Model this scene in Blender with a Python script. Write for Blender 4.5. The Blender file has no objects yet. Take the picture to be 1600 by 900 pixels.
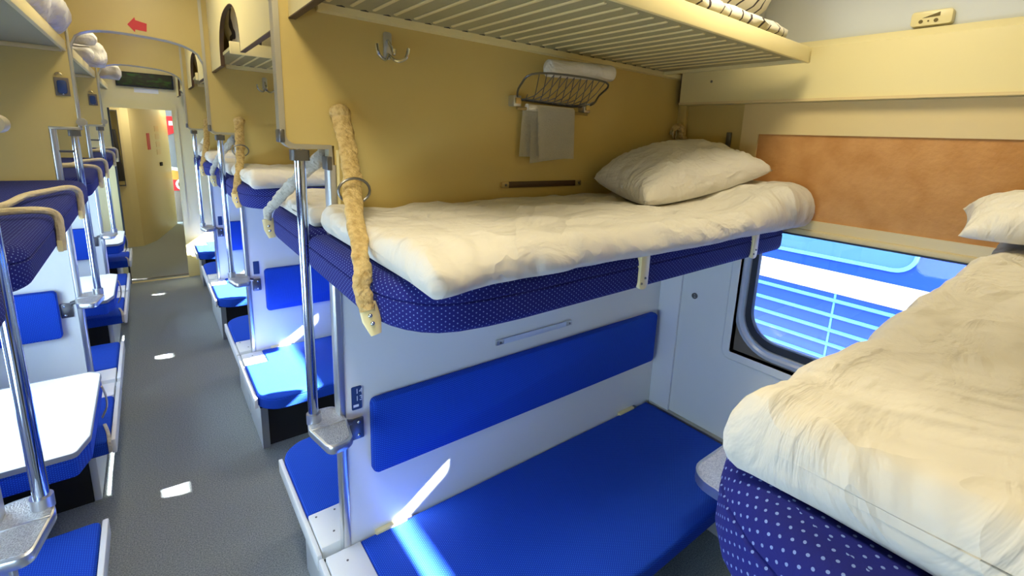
import bpy, bmesh, math, random
from mathutils import Vector, Matrix, noise
random.seed(7)
S = bpy.context.scene
COL = S.collection
PI = math.pi

# ------------------------------------------------------------------ camera
cam_d = bpy.data.cameras.new('camera')
cam = bpy.data.objects.new('camera', cam_d)
COL.objects.link(cam)
S.camera = cam
_a, _b, _c = 0.6845095, 0.2043647, 0.0454127
_ca, _sa, _cb, _sb, _cc, _sc = math.cos(_a), math.sin(_a), math.cos(_b), math.sin(_b), math.cos(_c), math.sin(_c)
_F = Vector((_sa*_cb, _ca*_cb, -_sb)); _R0 = Vector((_ca, -_sa, 0)); _U0 = _R0.cross(_F)
_R = _R0*_cc + _U0*_sc; _U = _U0*_cc - _R0*_sc
cam.matrix_world = Matrix(((_R.x, _U.x, -_F.x, 0), (_R.y, _U.y, -_F.y, 0), (_R.z, _U.z, -_F.z, 1.92), (0, 0, 0, 1)))
cam_d.sensor_width = 36.0
cam_d.lens = 739.3/1600*36
cam_d.shift_x = (800-832.4)/1600
cam_d.shift_y = (370-450)/1600
cam_d.clip_start = 0.02

# ------------------------------------------------------------------ world, sun, exposure
W = bpy.data.worlds.new('sky'); S.world = W; W.use_nodes = True
bg = W.node_tree.nodes['Background']
bg.inputs[0].default_value = (0.66, 0.85, 1.0, 1)
bg.inputs[1].default_value = 11.0
sun_d = bpy.data.lights.new('sun', 'SUN'); sun = bpy.data.objects.new('sun', sun_d); COL.objects.link(sun)
sun.rotation_euler = Vector((-1, 0.36, -0.69)).to_track_quat('-Z', 'Y').to_euler()
sun.location = (20, -8, 15)
sun_d.energy = 150; sun_d.angle = 0.009; sun_d.color = (1.0, 0.97, 0.92)
S.view_settings.view_transform = 'Standard'
S.view_settings.look = 'None'
S.view_settings.exposure = 0.15
S.view_settings.gamma = 1.0
S.view_settings.use_curve_mapping = False
LAMP_E = 10.0

# ------------------------------------------------------------------ materials
def mat(name, col, rough=0.5, metal=0.0, spec=None, bump=None, noise_col=None, emis=None, trans=0, sheen=0, coat=0):
    m = bpy.data.materials.new(name); m.use_nodes = True
    nt = m.node_tree; b = nt.nodes['Principled BSDF']
    b.inputs['Base Color'].default_value = (*col, 1)
    b.inputs['Roughness'].default_value = rough
    b.inputs['Metallic'].default_value = metal
    if spec is not None: b.inputs['Specular IOR Level'].default_value = spec
    if trans: b.inputs['Transmission Weight'].default_value = trans
    if sheen: b.inputs['Sheen Weight'].default_value = sheen
    if coat: b.inputs['Coat Weight'].default_value = coat
    tc = nt.nodes.new('ShaderNodeTexCoord')
    if noise_col:
        c2, scale, lo, hi = noise_col
        n = nt.nodes.new('ShaderNodeTexNoise'); n.inputs['Scale'].default_value = scale; n.inputs['Detail'].default_value = 4
        r = nt.nodes.new('ShaderNodeValToRGB')
        r.color_ramp.elements[0].position = lo; r.color_ramp.elements[1].position = hi
        r.color_ramp.elements[0].color = (*col, 1); r.color_ramp.elements[1].color = (*c2, 1)
        nt.links.new(tc.outputs['Object'], n.inputs['Vector']); nt.links.new(n.outputs['Fac'], r.inputs['Fac'])
        nt.links.new(r.outputs['Color'], b.inputs['Base Color'])
    if bump:
        sc, st = bump
        n = nt.nodes.new('ShaderNodeTexNoise'); n.inputs['Scale'].default_value = sc; n.inputs['Detail'].default_value = 3
        bp = nt.nodes.new('ShaderNodeBump'); bp.inputs['Strength'].default_value = st; bp.inputs['Distance'].default_value = 0.01
        nt.links.new(tc.outputs['Object'], n.inputs['Vector']); nt.links.new(n.outputs['Fac'], bp.inputs['Height'])
        nt.links.new(bp.outputs['Normal'], b.inputs['Normal'])
    if emis:
        b.inputs['Emission Color'].default_value = (*emis[0], 1); b.inputs['Emission Strength'].default_value = emis[1]
    return m

def math_node(nt, op, a, b=None):
    n = nt.nodes.new('ShaderNodeMath'); n.operation = op
    for i, v in enumerate((a, b)):
        if v is None: continue
        if isinstance(v, (int, float)): n.inputs[i].default_value = v
        else: nt.links.new(v, n.inputs[i])
    return n.outputs[0]

def cloth(name, col, sc, dist):
    m = mat(name, col, 0.85, sheen=0.1); nt = m.node_tree; b = nt.nodes['Principled BSDF']
    tc = nt.nodes.new('ShaderNodeTexCoord'); mp = nt.nodes.new('ShaderNodeMapping'); mp.inputs['Rotation'].default_value = (0, 0, 0.6); mp.inputs['Scale'].default_value = (1.0, 2.2, 1.0)
    n1 = nt.nodes.new('ShaderNodeTexNoise'); n1.inputs['Scale'].default_value = sc; n1.inputs['Detail'].default_value = 5; n1.inputs['Distortion'].default_value = 1.2
    n2 = nt.nodes.new('ShaderNodeTexNoise'); n2.inputs['Scale'].default_value = sc*0.45; n2.inputs['Detail'].default_value = 3; n2.inputs['Distortion'].default_value = 2.0
    nt.links.new(tc.outputs['Object'], mp.inputs[0]); nt.links.new(mp.outputs[0], n1.inputs['Vector']); nt.links.new(tc.outputs['Object'], n2.inputs['Vector'])
    r = math_node(nt, 'ABSOLUTE', math_node(nt, 'SUBTRACT', n2.outputs['Fac'], 0.5))
    h = math_node(nt, 'ADD', n1.outputs['Fac'], math_node(nt, 'MULTIPLY', r, -3.0))
    bp = nt.nodes.new('ShaderNodeBump'); bp.inputs['Strength'].default_value = 0.9; bp.inputs['Distance'].default_value = dist
    nt.links.new(h, bp.inputs['Height']); nt.links.new(bp.outputs['Normal'], b.inputs['Normal'])
    return m

def dot_fabric(name, base, dot, sx, sy, rad, rough=0.85, coord='UV'):
    m = mat(name, base, rough); nt = m.node_tree; b = nt.nodes['Principled BSDF']
    b.inputs['Specular IOR Level'].default_value = 0.25
    tc = nt.nodes.new('ShaderNodeTexCoord'); sp = nt.nodes.new('ShaderNodeSeparateXYZ')
    nt.links.new(tc.outputs[coord], sp.inputs[0])
    if coord == 'UV': ux, uy = sp.outputs[0], sp.outputs[1]
    else:
        ux = sp.outputs[0]; uy = math_node(nt, 'ADD', sp.outputs[1], sp.outputs[2])
    u = math_node(nt, 'DIVIDE', ux, sx); v = math_node(nt, 'DIVIDE', uy, sy)
    ds = []
    for off in (0, 0.5):
        a = math_node(nt, 'SUBTRACT', math_node(nt, 'FRACT', math_node(nt, 'ADD', u, off+100)), 0.5)
        c = math_node(nt, 'SUBTRACT', math_node(nt, 'FRACT', math_node(nt, 'ADD', v, off+100)), 0.5)
        a = math_node(nt, 'MULTIPLY', a, sx); c = math_node(nt, 'MULTIPLY', c, sy)
        ds.append(math_node(nt, 'SQRT', math_node(nt, 'ADD', math_node(nt, 'MULTIPLY', a, a), math_node(nt, 'MULTIPLY', c, c))))
    d = math_node(nt, 'MINIMUM', ds[0], ds[1])
    f = math_node(nt, 'LESS_THAN', d, rad)
    mx = nt.nodes.new('ShaderNodeMix'); mx.data_type = 'RGBA'
    nt.links.new(f, mx.inputs[0]); mx.inputs[6].default_value = (*base, 1); mx.inputs[7].default_value = (*dot, 1)
    nt.links.new(mx.outputs[2], b.inputs['Base Color'])
    n = nt.nodes.new('ShaderNodeTexNoise'); n.inputs['Scale'].default_value = 500
    bp = nt.nodes.new('ShaderNodeBump'); bp.inputs['Strength'].default_value = 0.25; bp.inputs['Distance'].default_value = 0.002
    nt.links.new(tc.outputs['Object'], n.inputs['Vector'])
    h = math_node(nt, 'ADD', n.outputs['Fac'], math_node(nt, 'MULTIPLY', f, 1.0))
    nt.links.new(h, bp.inputs['Height']); nt.links.new(bp.outputs['Normal'], b.inputs['Normal'])
    return m

M = {}
M['cream'] = mat('cream_laminate', (0.65, 0.50, 0.175), 0.38, noise_col=((0.61, 0.46, 0.15), 2.0, 0.35, 0.7))
M['cream_pale'] = mat('pale_cream_metal', (0.84, 0.73, 0.37), 0.32, bump=(6, 0.04))
M['cream_frame'] = mat('cream_frame', (0.76, 0.60, 0.29), 0.4)
M['white'] = mat('white_laminate', (0.82, 0.85, 0.81), 0.28, bump=(5, 0.03))
M['white_plain'] = mat('white_plastic', (0.84, 0.86, 0.86), 0.3)
M['ceil'] = mat('ceiling_plastic', (0.74, 0.77, 0.76), 0.45)
M['alu'] = mat('aluminium', (0.62, 0.64, 0.66), 0.3, 0.9)
M['alu_trim'] = mat('satin_trim', (0.52, 0.49, 0.38), 0.35, 0.5)
M['chrome'] = mat('chrome', (0.60, 0.66, 0.78), 0.12, 1.0)
M['steel_dark'] = mat('dark_steel', (0.20, 0.20, 0.20), 0.35, 0.9)
M['cast'] = mat('cast_metal_tread', (0.42, 0.44, 0.48), 0.4, 0.5, bump=(260, 0.8), noise_col=((0.62, 0.64, 0.66), 220, 0.4, 0.65))
M['brass'] = mat('old_brass', (0.55, 0.44, 0.22), 0.35, 0.9)
M['carpet'] = mat('speckled_carpet', (0.235, 0.275, 0.285), 0.9, bump=(420, 0.6), noise_col=((0.46, 0.51, 0.51), 170, 0.38, 0.66))
M['bench'] = dot_fabric('royal_blue_fabric', (0.007, 0.052, 0.48), (0.03, 0.17, 0.78), 0.0125, 0.0085, 0.0016, coord='Object')
M['berth'] = dot_fabric('navy_dotted_fabric', (0.011, 0.015, 0.175), (0.18, 0.27, 0.62), 0.017, 0.012, 0.0015)
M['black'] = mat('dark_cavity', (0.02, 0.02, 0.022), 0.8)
M['sheet'] = cloth('white_cotton', (0.70, 0.67, 0.59), 4.5, 0.022)
M['pillow'] = cloth('pillow_cotton', (0.76, 0.73, 0.65), 6.0, 0.020)
M['belt'] = mat('yellow_crumpled_wrap', (0.66, 0.50, 0.22), 0.6, bump=(70, 1.0), noise_col=((0.40, 0.26, 0.08), 60, 0.42, 0.75))
M['belt_pale'] = mat('pale_wrap', (0.60, 0.56, 0.46), 0.6, bump=(80, 0.9), noise_col=((0.40, 0.34, 0.24), 30, 0.5, 0.8))
M['rail'] = mat('cream_wrapped_rail', (0.68, 0.58, 0.36), 0.5, bump=(60, 0.6))
M['rubber'] = mat('black_rubber', (0.02, 0.025, 0.035), 0.5)
M['recess'] = mat('brown_grey_recess', (0.17, 0.14, 0.11), 0.6)
M['ring'] = mat('window_ring_metal', (0.62, 0.70, 0.82), 0.3, 0.25)
M['blind'] = mat('tan_blind_fabric', (0.63, 0.32, 0.105), 0.8, bump=(60, 0.3), noise_col=((0.52, 0.24, 0.065), 12, 0.35, 0.7))
M['darktrim'] = mat('dark_brown_edge', (0.07, 0.035, 0.015), 0.5)
M['laminate'] = mat('white_table_top', (0.88, 0.90, 0.92), 0.3)
M['tablegrey'] = mat('speckled_grey_top', (0.55, 0.60, 0.66), 0.4, noise_col=((0.34, 0.40, 0.50), 260, 0.45, 0.6))
M['towel'] = mat('waffle_towel', (0.88, 0.84, 0.72), 0.9, bump=(180, 0.5))
M['red'] = mat('red_sticker', (0.62, 0.02, 0.025), 0.5)
M['screen'] = mat('dark_display', (0.008, 0.012, 0.008), 0.25)
M['navy'] = mat('navy_plate', (0.02, 0.05, 0.17), 0.4)
M['ink'] = mat('dark_ink', (0.02, 0.03, 0.09), 0.6)
M['brown_ink'] = mat('brown_print', (0.13, 0.09, 0.01), 0.6)
M['orange'] = mat('orange_paint', (0.75, 0.30, 0.05), 0.5)
M['grey'] = mat('grey_panel', (0.16, 0.17, 0.18), 0.5)
M['steps_grey'] = mat('grey_edge', (0.30, 0.32, 0.34), 0.5)
M['doorcream'] = mat('cream_door_paint', (0.76, 0.66, 0.36), 0.35, bump=(3, 0.1))
M['mirror'] = mat('corridor_mirror', (0.5, 0.48, 0.40), 0.12, 1.0)
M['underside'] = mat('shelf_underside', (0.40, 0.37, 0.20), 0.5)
M['lamp'] = mat('lamp_diffuser', (0.9, 0.9, 0.85), 0.5, emis=((1.0, 0.93, 0.76), 3.0))
M['train_blue'] = mat('train_blue_paint', (0.001, 0.030, 0.34), 0.35)
M['train_white'] = mat('train_white_paint', (0.62, 0.64, 0.66), 0.35)
M['train_light'] = mat('train_light_blue', (0.08, 0.30, 0.62), 0.35)
M['train_glass'] = mat('train_window_glass', (0.04, 0.11, 0.24), 0.08, 0.0, spec=0.9)
M['train_roof'] = mat('train_roof_grey', (0.35, 0.38, 0.4), 0.6)
M['ballast'] = mat('track_ballast', (0.16, 0.15, 0.14), 0.95, bump=(20, 1.0), noise_col=((0.3, 0.29, 0.27), 12, 0.4, 0.6))
M['number'] = mat('white_ink', (0.7, 0.78, 0.9), 0.5)

# striped ticking for the rolled mattresses
def ticking():
    m = mat('striped_ticking', (0.74, 0.70, 0.60), 0.85, bump=(20, 0.5)); nt = m.node_tree; b = nt.nodes['Principled BSDF']
    tc = nt.nodes.new('ShaderNodeTexCoord'); sp = nt.nodes.new('ShaderNodeSeparateXYZ'); nt.links.new(tc.outputs['Object'], sp.inputs[0])
    nz = nt.nodes.new('ShaderNodeTexNoise'); nz.inputs['Scale'].default_value = 6; nt.links.new(tc.outputs['Object'], nz.inputs['Vector'])
    u = math_node(nt, 'FRACT', math_node(nt, 'ADD', math_node(nt, 'DIVIDE', math_node(nt, 'ADD', sp.outputs[0], math_node(nt, 'MULTIPLY', nz.outputs['Fac'], 0.08)), 0.062), 50))
    f = math_node(nt, 'LESS_THAN', u, 0.15)
    mx = nt.nodes.new('ShaderNodeMix'); mx.data_type = 'RGBA'; nt.links.new(f, mx.inputs[0])
    mx.inputs[6].default_value = (0.76, 0.72, 0.60, 1); mx.inputs[7].default_value = (0.05, 0.04, 0.05, 1)
    nt.links.new(mx.outputs[2], b.inputs['Base Color'])
    return m
M['ticking'] = ticking()

def glass_mat():
    m = bpy.data.materials.new('window_glass'); m.use_nodes = True; nt = m.node_tree
    nt.nodes.remove(nt.nodes['Principled BSDF'])
    t = nt.nodes.new('ShaderNodeBsdfTransparent'); t.inputs[0].default_value = (0.93, 0.97, 1.0, 1)
    g = nt.nodes.new('ShaderNodeBsdfGlossy'); g.inputs['Roughness'].default_value = 0.02
    fr = nt.nodes.new('ShaderNodeFresnel'); fr.inputs[0].default_value = 1.45
    mx = nt.nodes.new('ShaderNodeMixShader')
    nt.links.new(fr.outputs[0], mx.inputs[0]); nt.links.new(t.outputs[0], mx.inputs[1]); nt.links.new(g.outputs[0], mx.inputs[2])
    nt.links.new(mx.outputs[0], nt.nodes['Material Output'].inputs[0])
    return m
M['glass'] = glass_mat()

def led_mat():
    m = mat('led_matrix', (0.006, 0.01, 0.006), 0.3); nt = m.node_tree; b = nt.nodes['Principled BSDF']
    tc = nt.nodes.new('ShaderNodeTexCoord'); n = nt.nodes.new('ShaderNodeTexNoise'); n.inputs['Scale'].default_value = 14
    mp = nt.nodes.new('ShaderNodeMapping'); mp.inputs['Scale'].default_value = (1, 1, 3)
    nt.links.new(tc.outputs['Object'], mp.inputs[0]); nt.links.new(mp.outputs[0], n.inputs['Vector'])
    r = nt.nodes.new('ShaderNodeValToRGB'); r.color_ramp.elements[0].position = 0.48; r.color_ramp.elements[1].position = 0.7
    r.color_ramp.elements[0].color = (0, 0, 0, 1); r.color_ramp.elements[1].color = (0.03, 0.16, 0.01, 1)
    nt.links.new(n.outputs['Fac'], r.inputs[0]); nt.links.new(r.outputs[0], b.inputs['Emission Color']); b.inputs['Emission Strength'].default_value = 0.3
    return m
M['led'] = led_mat()

# ------------------------------------------------------------------ mesh helpers
class MB:
    def __init__(s): s.bm = bmesh.new(); s.uv = s.bm.loops.layers.uv.new('UVMap')
    def box(s, x0, x1, y0, y1, z0, z1, bev=0.0, seg=2):
        r = bmesh.ops.create_cube(s.bm, size=1.0); vs = r['verts']
        for v in vs: v.co = Vector(((x0+x1)/2+v.co.x*(x1-x0), (y0+y1)/2+v.co.y*(y1-y0), (z0+z1)/2+v.co.z*(z1-z0)))
        if bev:
            es = list({e for v in vs for e in v.link_edges})
            bmesh.ops.bevel(s.bm, geom=es, offset=bev, segments=seg, profile=0.5, affect='EDGES')
        return s
    def poly(s, pts, axis, a0, a1, bev=0.0):
        # extrude a 2D outline along an axis (0: pts=(y,z), 1: pts=(x,z), 2: pts=(x,y))
        def P(p, a): return {0: (a, p[0], p[1]), 1: (p[0], a, p[1]), 2: (p[0], p[1], a)}[axis]
        A = [s.bm.verts.new(P(p, a0)) for p in pts]; B = [s.bm.verts.new(P(p, a1)) for p in pts]
        n = len(pts); fs = [s.bm.faces.new(A), s.bm.faces.new(B[::-1])]
        for i in range(n): s.bm.faces.new((A[i], B[i], B[(i+1) % n], A[(i+1) % n]))
        if bev:
            es = [e for f in fs for e in f.edges]
            bmesh.ops.bevel(s.bm, geom=es, offset=bev, segments=2, profile=0.5, affect='EDGES')
        return s
    def ring(s, outer, inner, axis, a0, a1):
        def P(p, a): return {0: (a, p[0], p[1]), 1: (p[0], a, p[1]), 2: (p[0], p[1], a)}[axis]
        n = len(outer); L = [[s.bm.verts.new(P(p, a)) for p in pl] for pl in (outer, inner) for a in (a0, a1)]
        o0, o1, i0, i1 = L
        for i in range(n):
            j = (i+1) % n
            for q in ((o0[i], o0[j], o1[j], o1[i]), (i0[i], i1[i], i1[j], i0[j]), (o0[i], i0[i], i0[j], o0[j]), (o1[i], o1[j], i1[j], i1[i])):
                s.bm.faces.new(q)
        return s
    def tube(s, path, r, n=10, cap=True, closed=False, squash=None, jitter=0.0):
        path = [Vector(p) for p in path]; rings = []; m = len(path)
        up = Vector((0, 0, 1)); prev = None
        for i, p in enumerate(path):
            if closed: t = path[(i+1) % m]-path[i-1]
            else: t = path[min(i+1, m-1)]-path[max(i-1, 0)]
            t.normalize()
            if prev is None:
                a = t.orthogonal().normalized() if squash is None else t.cross(Vector(squash[1])).normalized()
            else: a = (prev - t*prev.dot(t)).normalized()
            prev = a; b = t.cross(a)
            rr = r[i] if isinstance(r, (list, tuple)) else r
            ring = []
            for k in range(n):
                q = 2*PI*k/n; ra = rr*(1+jitter*(random.random()-0.5)*2)
                ca = math.cos(q)*ra; cb = math.sin(q)*ra*(squash[0] if squash else 1)
                ring.append(s.bm.verts.new(p+a*ca+b*cb))
            rings.append(ring)
        seq = list(range(m)) if closed else list(range(m-1))
        for i in seq:
            A, B = rings[i], rings[(i+1) % m]
            for k in range(n): s.bm.faces.new((A[k], A[(k+1) % n], B[(k+1) % n], B[k]))
        if cap and not closed:
            s.bm.faces.new(rings[0][::-1]); s.bm.faces.new(rings[-1])
        return s
    def pad(s, outline, z0, z1, r, seg=4, seam=True):
        # upholstered slab: outline (ccw, convex-ish), rounded edges, UVs by metre
        n = len(outline); P = [Vector((p[0], p[1])) for p in outline]; N = []
        for i in range(n):
            e1 = (P[i]-P[i-1]).normalized(); e2 = (P[(i+1) % n]-P[i]).normalized()
            n1 = Vector((e1.y, -e1.x)); n2 = Vector((e2.y, -e2.x)); k = (n1+n2)
            k = k/max(0.3, k.dot(n1)) if k.length > 1e-6 else n1
            N.append(k)
        prof = []
        for k in range(seg+1):
            q = PI/2*k/seg; prof.append((r*(1-math.sin(q)), z1-r*(1-math.cos(q))))
        if seam: prof.append((0.004, z1-r-0.004)); prof.append((0.0, z1-r-0.008))
        for k in range(seg+1):
            q = PI/2*k/seg; prof.append((r*0.7*(1-math.cos(q)), z0+r*0.7*(1-math.sin(q))))
        cum = [0]
        for i in range(n): cum.append(cum[-1]+(P[(i+1) % n]-P[i]).length)
        rings = []; vv = [0]
        for j, (off, z) in enumerate(prof):
            rings.append([s.bm.verts.new((P[i].x-N[i].x*off, P[i].y-N[i].y*off, z)) for i in range(n)])
            if j: vv.append(vv[-1]+math.hypot(prof[j][0]-prof[j-1][0], prof[j][1]-prof[j-1][1]))
        top = s.bm.faces.new(rings[0]); bot = s.bm.faces.new(rings[-1][::-1])
        for f in (top, bot):
            for l in f.loops: l[s.uv].uv = (l.vert.co.x, l.vert.co.y)
        for j in range(len(rings)-1):
            for i in range(n):
                k = (i+1) % n
                f = s.bm.faces.new((rings[j][i], rings[j+1][i], rings[j+1][k], rings[j][k]))
                us = (cum[i], cum[i], cum[i+1], cum[i+1]); vs_ = (vv[j], vv[j+1], vv[j+1], vv[j])
                for l, a, b in zip(f.loops, us, vs_): l[s.uv].uv = (a, -b)
        return s
    def grid(s, fn, nu, nv, wrap_u=False):
        G = [[s.bm.verts.new(fn(i/(nu if wrap_u else nu-1), j/(nv-1))) for j in range(nv)] for i in range(nu)]
        for i in range(nu if wrap_u else nu-1):
            for j in range(nv-1):
                A = G[i]; B = G[(i+1) % nu]
                s.bm.faces.new((A[j], B[j], B[j+1], A[j+1]))
        return s
    def cyl(s, p0, p1, r, n=16): return s.tube([p0, p1], r, n)
    def ball(s, c, r, sx=1, sy=1, sz=1):
        q = bmesh.ops.create_uvsphere(s.bm, u_segments=12, v_segments=8, radius=r)
        for v in q['verts']: v.co = Vector((c[0]+v.co.x*sx, c[1]+v.co.y*sy, c[2]+v.co.z*sz))
        return s
    def build(s, name, m, parent=None, smooth=True, angle=35, solid=True, label=None, weld=False):
        if weld: bmesh.ops.remove_doubles(s.bm, verts=s.bm.verts, dist=1e-5)
        if solid: bmesh.ops.recalc_face_normals(s.bm, faces=s.bm.faces)
        off = Vector(parent.get('_base', (0, 0, 0))) if parent is not None else Vector((0, 0, 0))
        if off.length: bmesh.ops.translate(s.bm, verts=s.bm.verts, vec=-off)
        me = bpy.data.meshes.new(name); s.bm.to_mesh(me); s.bm.free()
        if smooth:
            for p in me.polygons: p.use_smooth = True
            me.set_sharp_from_angle(angle=math.radians(angle))
        me.materials.append(m)
        o = bpy.data.objects.new(name, me); COL.objects.link(o)
        if parent is not None:
            o.parent = parent; o['_base'] = tuple(off)
        if label: o['label'] = label
        return o

def rrect(a0, a1, b0, b1, r, n=6):
    # rounded rectangle, ccw
    pts = []
    for cx, cy, q0 in ((a1-r, b0+r, -PI/2), (a1-r, b1-r, 0), (a0+r, b1-r, PI/2), (a0+r, b0+r, PI)):
        for k in range(n+1):
            q = q0+PI/2*k/n; pts.append((cx+r*math.cos(q), cy+r*math.sin(q)))
    return pts
def rpoly(pts, n=6):
    # polygon with a radius at each vertex: (x, y, r)
    out = []; m = len(pts)
    for i in range(m):
        p = Vector(pts[i][:2]); r = pts[i][2]
        if r <= 0: out.append(tuple(p)); continue
        a = (Vector(pts[i-1][:2])-p).normalized(); b = (Vector(pts[(i+1) % m][:2])-p).normalized()
        ang = a.angle(b); d = r/math.tan(ang/2)
        s0 = p+a*d; s1 = p+b*d; c = p+(a+b).normalized()*(r/math.sin(ang/2))
        q0 = math.atan2(s0.y-c.y, s0.x-c.x); q1 = math.atan2(s1.y-c.y, s1.x-c.x)
        dq = (q1-q0+PI) % (2*PI)-PI
        for k in range(n+1):
            q = q0+dq*k/n; out.append((c.x+r*math.cos(q), c.y+r*math.sin(q)))
    return out
def smooth_path(pts, n=6):
    P = [Vector(p) for p in pts]; out = []
    for i in range(len(P)-1):
        p0 = P[max(i-1, 0)]; p1 = P[i]; p2 = P[i+1]; p3 = P[min(i+2, len(P)-1)]
        for k in range(n):
            t = k/n
            out.append(0.5*((2*p1)+(p2-p0)*t+(2*p0-5*p1+4*p2-p3)*t*t+(3*p1-p0-3*p2+p3)*t**3))
    out.append(P[-1]); return out

def tag(o, label=None, cat=None, group=None, kind=None):
    if label: o['label'] = label
    if cat: o['category'] = cat
    if group: o['group'] = group
    if kind: o['kind'] = kind
    return o
def thing(name, base, label, cat, group=None):
    o = bpy.data.objects.new(name, None); COL.objects.link(o); o.location = base; o['_base'] = tuple(base)
    o.empty_display_size = 0.1
    return tag(o, label, cat, group)
def structure(name):
    return None
def dup(o, offset=(0, 0, 0), label=None, group=None, parent=None):
    c = o.copy(); COL.objects.link(c)
    if parent is not None: c.parent = parent
    else: c.location = Vector(o.location)+Vector(offset)
    if label: c['label'] = label
    if group: c['group'] = group
    for ch in list(KIDS.get(o.name, [])):
        dup(ch, parent=c)
    return c
KIDS = {}
def index_kids():
    KIDS.clear()
    for o in COL.objects:
        if o.parent is not None: KIDS.setdefault(o.parent.name, []).append(o)

PITCH = 1.89
XW = 2.17            # window wall
XL = -0.90           # wall behind the side berths
Y0 = -0.39           # partition behind the camera
YE = 7.24            # end bulkhead
CZ = 2.76

# ================================================================== SETTING
tag(MB().box(XL-0.1, XW+0.12, -2.4, 12.2, -0.06, 0.0).build('floor', M['carpet']), kind='structure')
tag(MB().box(XL-0.1, XW+0.12, -2.4, YE+0.03, CZ, CZ+0.05).build('ceiling', M['ceil']), kind='structure')

# window wall: lower white skin with openings, upper cream skin, curved cove above
wy = [Y0+PITCH*k for k in range(-1, 5)]
WO = (0.43, 1.46)    # opening from partition
def right_wall():
    lo = MB(); up = MB()
    ya, yb = -2.4, YE
    lo.box(XW, XW+0.03, ya, yb, 0, 0.93)
    ys = [ya]
    for y in wy[1:5]:
        lo.box(XW, XW+0.03, ys[-1], y+WO[0], 0.93, 1.6); up.box(XW, XW+0.03, ys[-1], y+WO[0], 1.6, 2.0)
        ys.append(y+WO[1])
    lo.box(XW, XW+0.03, ys[-1], yb, 0.93, 1.6); up.box(XW, XW+0.03, ys[-1], yb, 1.6, 2.0)
    up.box(XW, XW+0.03, ya, yb, 2.0, 2.34)
    w = tag(lo.build('wall_right', M['white']), kind='structure')
    up.build('upper_lining', M['cream'], w)
    # cove between wall and ceiling
    prof = [(XW+0.02, 2.30), (XW+0.02, 2.40), (XW-0.03, 2.52), (XW-0.15, 2.63), (XW-0.35, 2.72), (XW-0.6, CZ+0.01)]
    cv = MB()
    cv.poly(prof+[(XW+0.08, CZ+0.01), (XW+0.08, 2.30)], 1, ya, yb)
    cv.build('cove_panel', M['ceil'], w)
    # shell with rounded holes
    sh = MB(); prev = ya
    for y in wy[1:5]:
        y0, y1 = y+WO[0]-0.10, y+WO[1]+0.10
        sh.box(XW+0.035, XW+0.07, prev, y0, 0.8, 2.15)
        o = rrect(y0, y1, 0.8, 2.15, 0.001); i = rrect(y+0.45, y+1.44, 0.965, 1.93, 0.17)
        sh.ring(o, i, 0, XW+0.035, XW+0.07); prev = y1
    sh.box(XW+0.035, XW+0.07, prev, yb, 0.8, 2.15)
    sh.box(XW+0.035, XW+0.07, ya, yb, 2.15, 2.8); sh.box(XW+0.035, XW+0.07, ya, yb, 0, 0.8)
    sh.build('outer_shell', M['recess'], w)
    # reveal of each opening
    rv = MB()
    for y in wy[1:5]:
        rv.ring([(y+WO[0]-0.012, 0.918), (y+WO[1]+0.012, 0.918), (y+WO[1]+0.012, 2.0), (y+WO[0]-0.012, 2.0)],
                [(y+WO[0], 0.93), (y+WO[1], 0.93), (y+WO[1], 1.99), (y+WO[0], 1.99)], 0, XW-0.004, XW+0.036)
    rv.build('opening_reveal', M['recess'], w)
    # raised moulding round each opening, open to the top
    for k, y in enumerate(wy[1:3]):
        o = rpoly([(y+WO[0]-0.045, 1.57, 0), (y+WO[0]-0.045, 0.886, 0.05), (y+WO[1]+0.045, 0.886, 0.05), (y+WO[1]+0.045, 1.57, 0)])
        i = rpoly([(y+WO[0], 1.57, 0), (y+WO[0], 0.93, 0.004), (y+WO[1], 0.93, 0.004), (y+WO[1], 1.57, 0)])
        b = MB(); n = len(o)
        bm = b.bm
        L = [[bm.verts.new((x, p[0], p[1])) for p in pl] for x, pl in ((XW-0.0005, o), (XW-0.008, [(q[0]*0.8+r[0]*0.2, q[1]*0.8+r[1]*0.2) for q, r in zip(o, i)]), (XW-0.008, i), (XW+0.0, i))]
        for a in range(3):
            for c in range(n-1): bm.faces.new((L[a][c], L[a][c+1], L[a+1][c+1], L[a+1][c]))
        b.build('opening_moulding', M['white'], w)
    # pilasters at the partitions
    for y in wy[1:4]:
        MB().box(XW-0.016, XW, y-0.13, y, 0.38, 1.6, 0.003).build('pilaster', M['white_plain'], w)
        MB().box(XW-0.016, XW, y+0.035, y+0.165, 0.38, 1.6, 0.003).build('pilaster', M['white_plain'], w)
        MB().box(XW-0.02, XW, y-0.05, y, 1.6, 2.14, 0.003).build('pilaster', M['cream'], w)
    # heater casing at the foot of the wall
    MB().box(XW-0.115, XW, Y0+0.04, Y0+PITCH-0.01, 0.0, 0.385, 0.006).build('heater_casing', M['white_plain'], w)
    MB().box(XW-0.03, XW, Y0+0.04, Y0+PITCH-0.01, 0.385, 0.455, 0.004).build('heater_ledge', M['alu_trim'], w)
    # small dark print on the casing
    t = MB()
    for k in range(6): t.box(XW-0.1165, XW-0.1145, 0.82+0.018*k, 0.832+0.018*k, 0.018, 0.046)
    t.build('casing_print', M['ink'], w)
    # round lock
    lk = MB(); c = (1.293, 1.152)
    o = [(c[0]+0.016*math.cos(q*PI/10), c[1]+0.016*math.sin(q*PI/10)) for q in range(20)]
    i = [(c[0]+0.009*math.cos(q*PI/10), c[1]+0.009*math.sin(q*PI/10)) for q in range(20)]
    lk.ring(o, i, 0, XW-0.006, XW+0.001); lk.box(XW-0.005, XW, c[0]-0.006, c[0]+0.006, c[1]-0.003, c[1]+0.003)
    lk.build('panel_lock', M['steel_dark'], w)
right_wall()

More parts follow.
